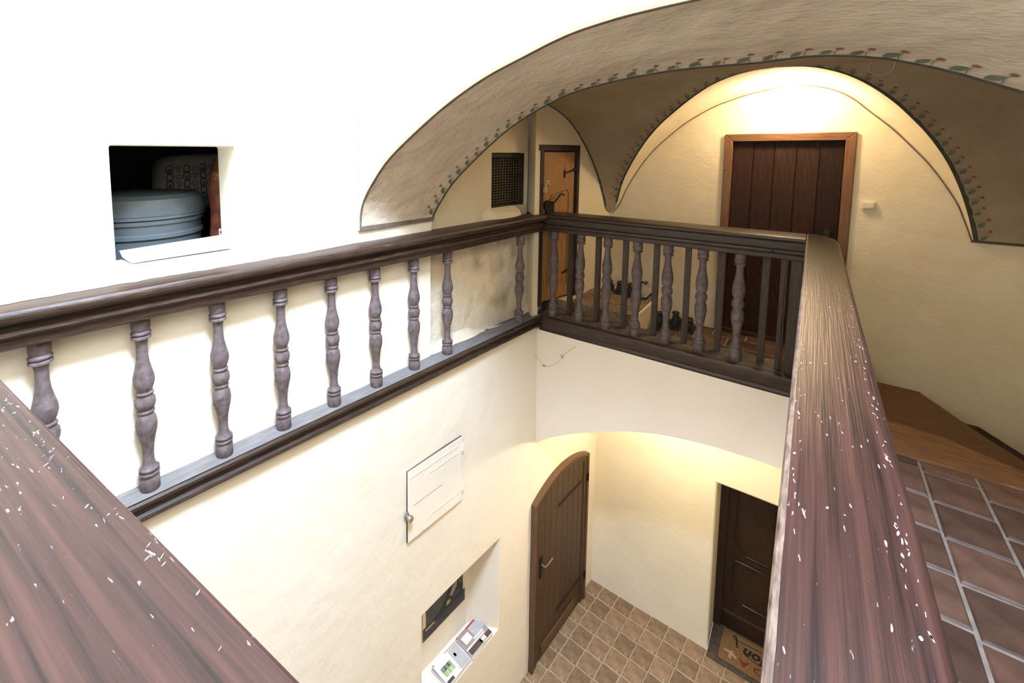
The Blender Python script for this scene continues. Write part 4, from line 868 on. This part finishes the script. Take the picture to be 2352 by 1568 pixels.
# ================================================================== SHOES
def shoe(label, loc, rz, body, sole, L_=0.27, high=0.0, stripe=None, collar=None, tilt=0.0):
    t = thing('shoe', label, 'shoe', loc, rz, 'shoes by the gallery wall'); t.rotation_euler = (tilt, 0, rz)
    prof = [(-.5, .030, .07), (-.42, .036, .095), (-.25, .038, .10 + high), (-.08, .037, .095 + high * .6), (.05, .040, .075), (.2, .045, .06), (.36, .044, .05), (.46, .032, .042), (.5, .014, .03)]
    mb = MB(); rows = []
    for y, hw_, h in prof:
        rows.append([(hw_ * math.copysign(abs(math.cos(a)) ** .7, math.cos(a)) * (1 - .25 * max(0, math.sin(a))), y * L_, .018 + h * max(0, math.sin(a)) ** .8) for a in [PI * k / 10 for k in range(11)]])
    mb.grid(rows); mb.add(rows[0], [tuple(range(11))]); mb.add(rows[-1], [tuple(range(11))]); mb.build('upper', body, t, smooth=1.2)
    mb = MB(); ol = [(hw_ + .004, y * L_) for y, hw_, h in prof] + [(-hw_ - .004, y * L_) for y, hw_, h in prof[::-1]]; n_ = len(ol)
    mb.add([(x, y, 0) for x, y in ol] + [(x, y, .022) for x, y in ol], [tuple(range(n_))[::-1], tuple(range(n_, 2 * n_))] + [(i, (i + 1) % n_, n_ + (i + 1) % n_, n_ + i) for i in range(n_)]); mb.build('sole', sole, t)
    mb = MB(); mb.tube([(.027 * math.cos(a), -.26 * L_ + .056 * math.sin(a), .113 + high * (.9 - .15 * math.sin(a))) for a in [2 * PI * k / 16 for k in range(17)]], .008, 6); mb.build('collar', collar or body, t, smooth=1.2)
    if stripe:
        for k in (0, 1):
            for sx in (-1, 1):
                mb = MB(); mb.tube([(sx * .043, (.10 - .10 * k) * L_, .035), (sx * .040, (.04 - .10 * k) * L_, .065), (sx * .026, (-.02 - .10 * k) * L_, .088)], .004, 5); mb.build('stripe', stripe, t)
    mb = MB()
    for k in range(3): mb.tube([(-.022, (.02 + .07 * k) * L_, .092 - .012 * k), (0, (.03 + .07 * k) * L_, .099 - .012 * k), (.022, (.02 + .07 * k) * L_, .092 - .012 * k)], .003, 5)
    mb.build('laces', stripe or M['black'], t)
    return t
shoe('black trainer with pale stripes at the left end of the platform', (-1.63, 4.79, PZ + .006), 0.25, M['black'], M['shoe_white'], stripe=M['shoe_white'])
shoe('second black trainer beside the striped one on the platform', (-1.515, 4.79, PZ + .006), 0.2, M['black'], M['rubber'], stripe=M['shoe_white'])
shoe('plain black shoe in the middle of the platform row', (-1.40, 4.79, PZ + .006), 0.12, M['black'], M['rubber'])
shoe('light grey ankle boot with a black collar at the platform edge', (-1.27, 4.80, PZ + .006), 0.05, M['shoe_grey'], M['black'], high=0.05, collar=M['black'])
shoe('black shoe with white laces on the gallery floor beside the platform', (-1.08, 4.72, 0.006), -0.1, M['black'], M['rubber'], stripe=M['shoe_white'], high=.03)
shoe('plain black ankle boot between the two laced shoes on the gallery floor', (-0.965, 4.78, 0.006), 0.08, M['black'], M['rubber'], high=.045)
shoe('black shoe nearest the plank door frame on the gallery floor', (-0.845, 4.78, 0.006), 0.12, M['black'], M['rubber'], stripe=M['shoe_white'])

# ================================================================== LAMPS
def lamp(name, label, loc, energy, col, r=0.075):
    t = thing(name, label, 'lamp', loc)
    mb = MB(); mb.lathe([(r + .008, 0), (r + .008, -.012), (r, -.014)], 28); mb.build('lamp_base', M['lamp_glass'], t, smooth=.6)
    mb = MB(); mb.lathe([(r, -.012), (r * .97, -.03), (r * .8, -.048), (r * .5, -.06), (.002, -.065)], 28); mb.build('lamp_shade', M['lamp_glass'], t, smooth=1.0)
    l = bpy.data.lights.new('lamp_bulb', 'POINT'); l.energy = energy; l.color = col; l.shadow_soft_size = 0.05
    lo = bpy.data.objects.new('lamp_bulb', l); C.objects.link(lo); lo.parent = t; lo.location = (0, 0, -0.12)
    return t
lamp('ceiling_lamp', 'glowing ceiling lamp under the lunette above the plank door', (-0.20, 4.66, 2.302), 24, (1.0, 0.82, 0.56))
lamp('ceiling_lamp', 'ceiling lamp of the lower hall hidden behind the fascia', (-0.95, 4.55, -0.655), 38, (1.0, 0.87, 0.65))
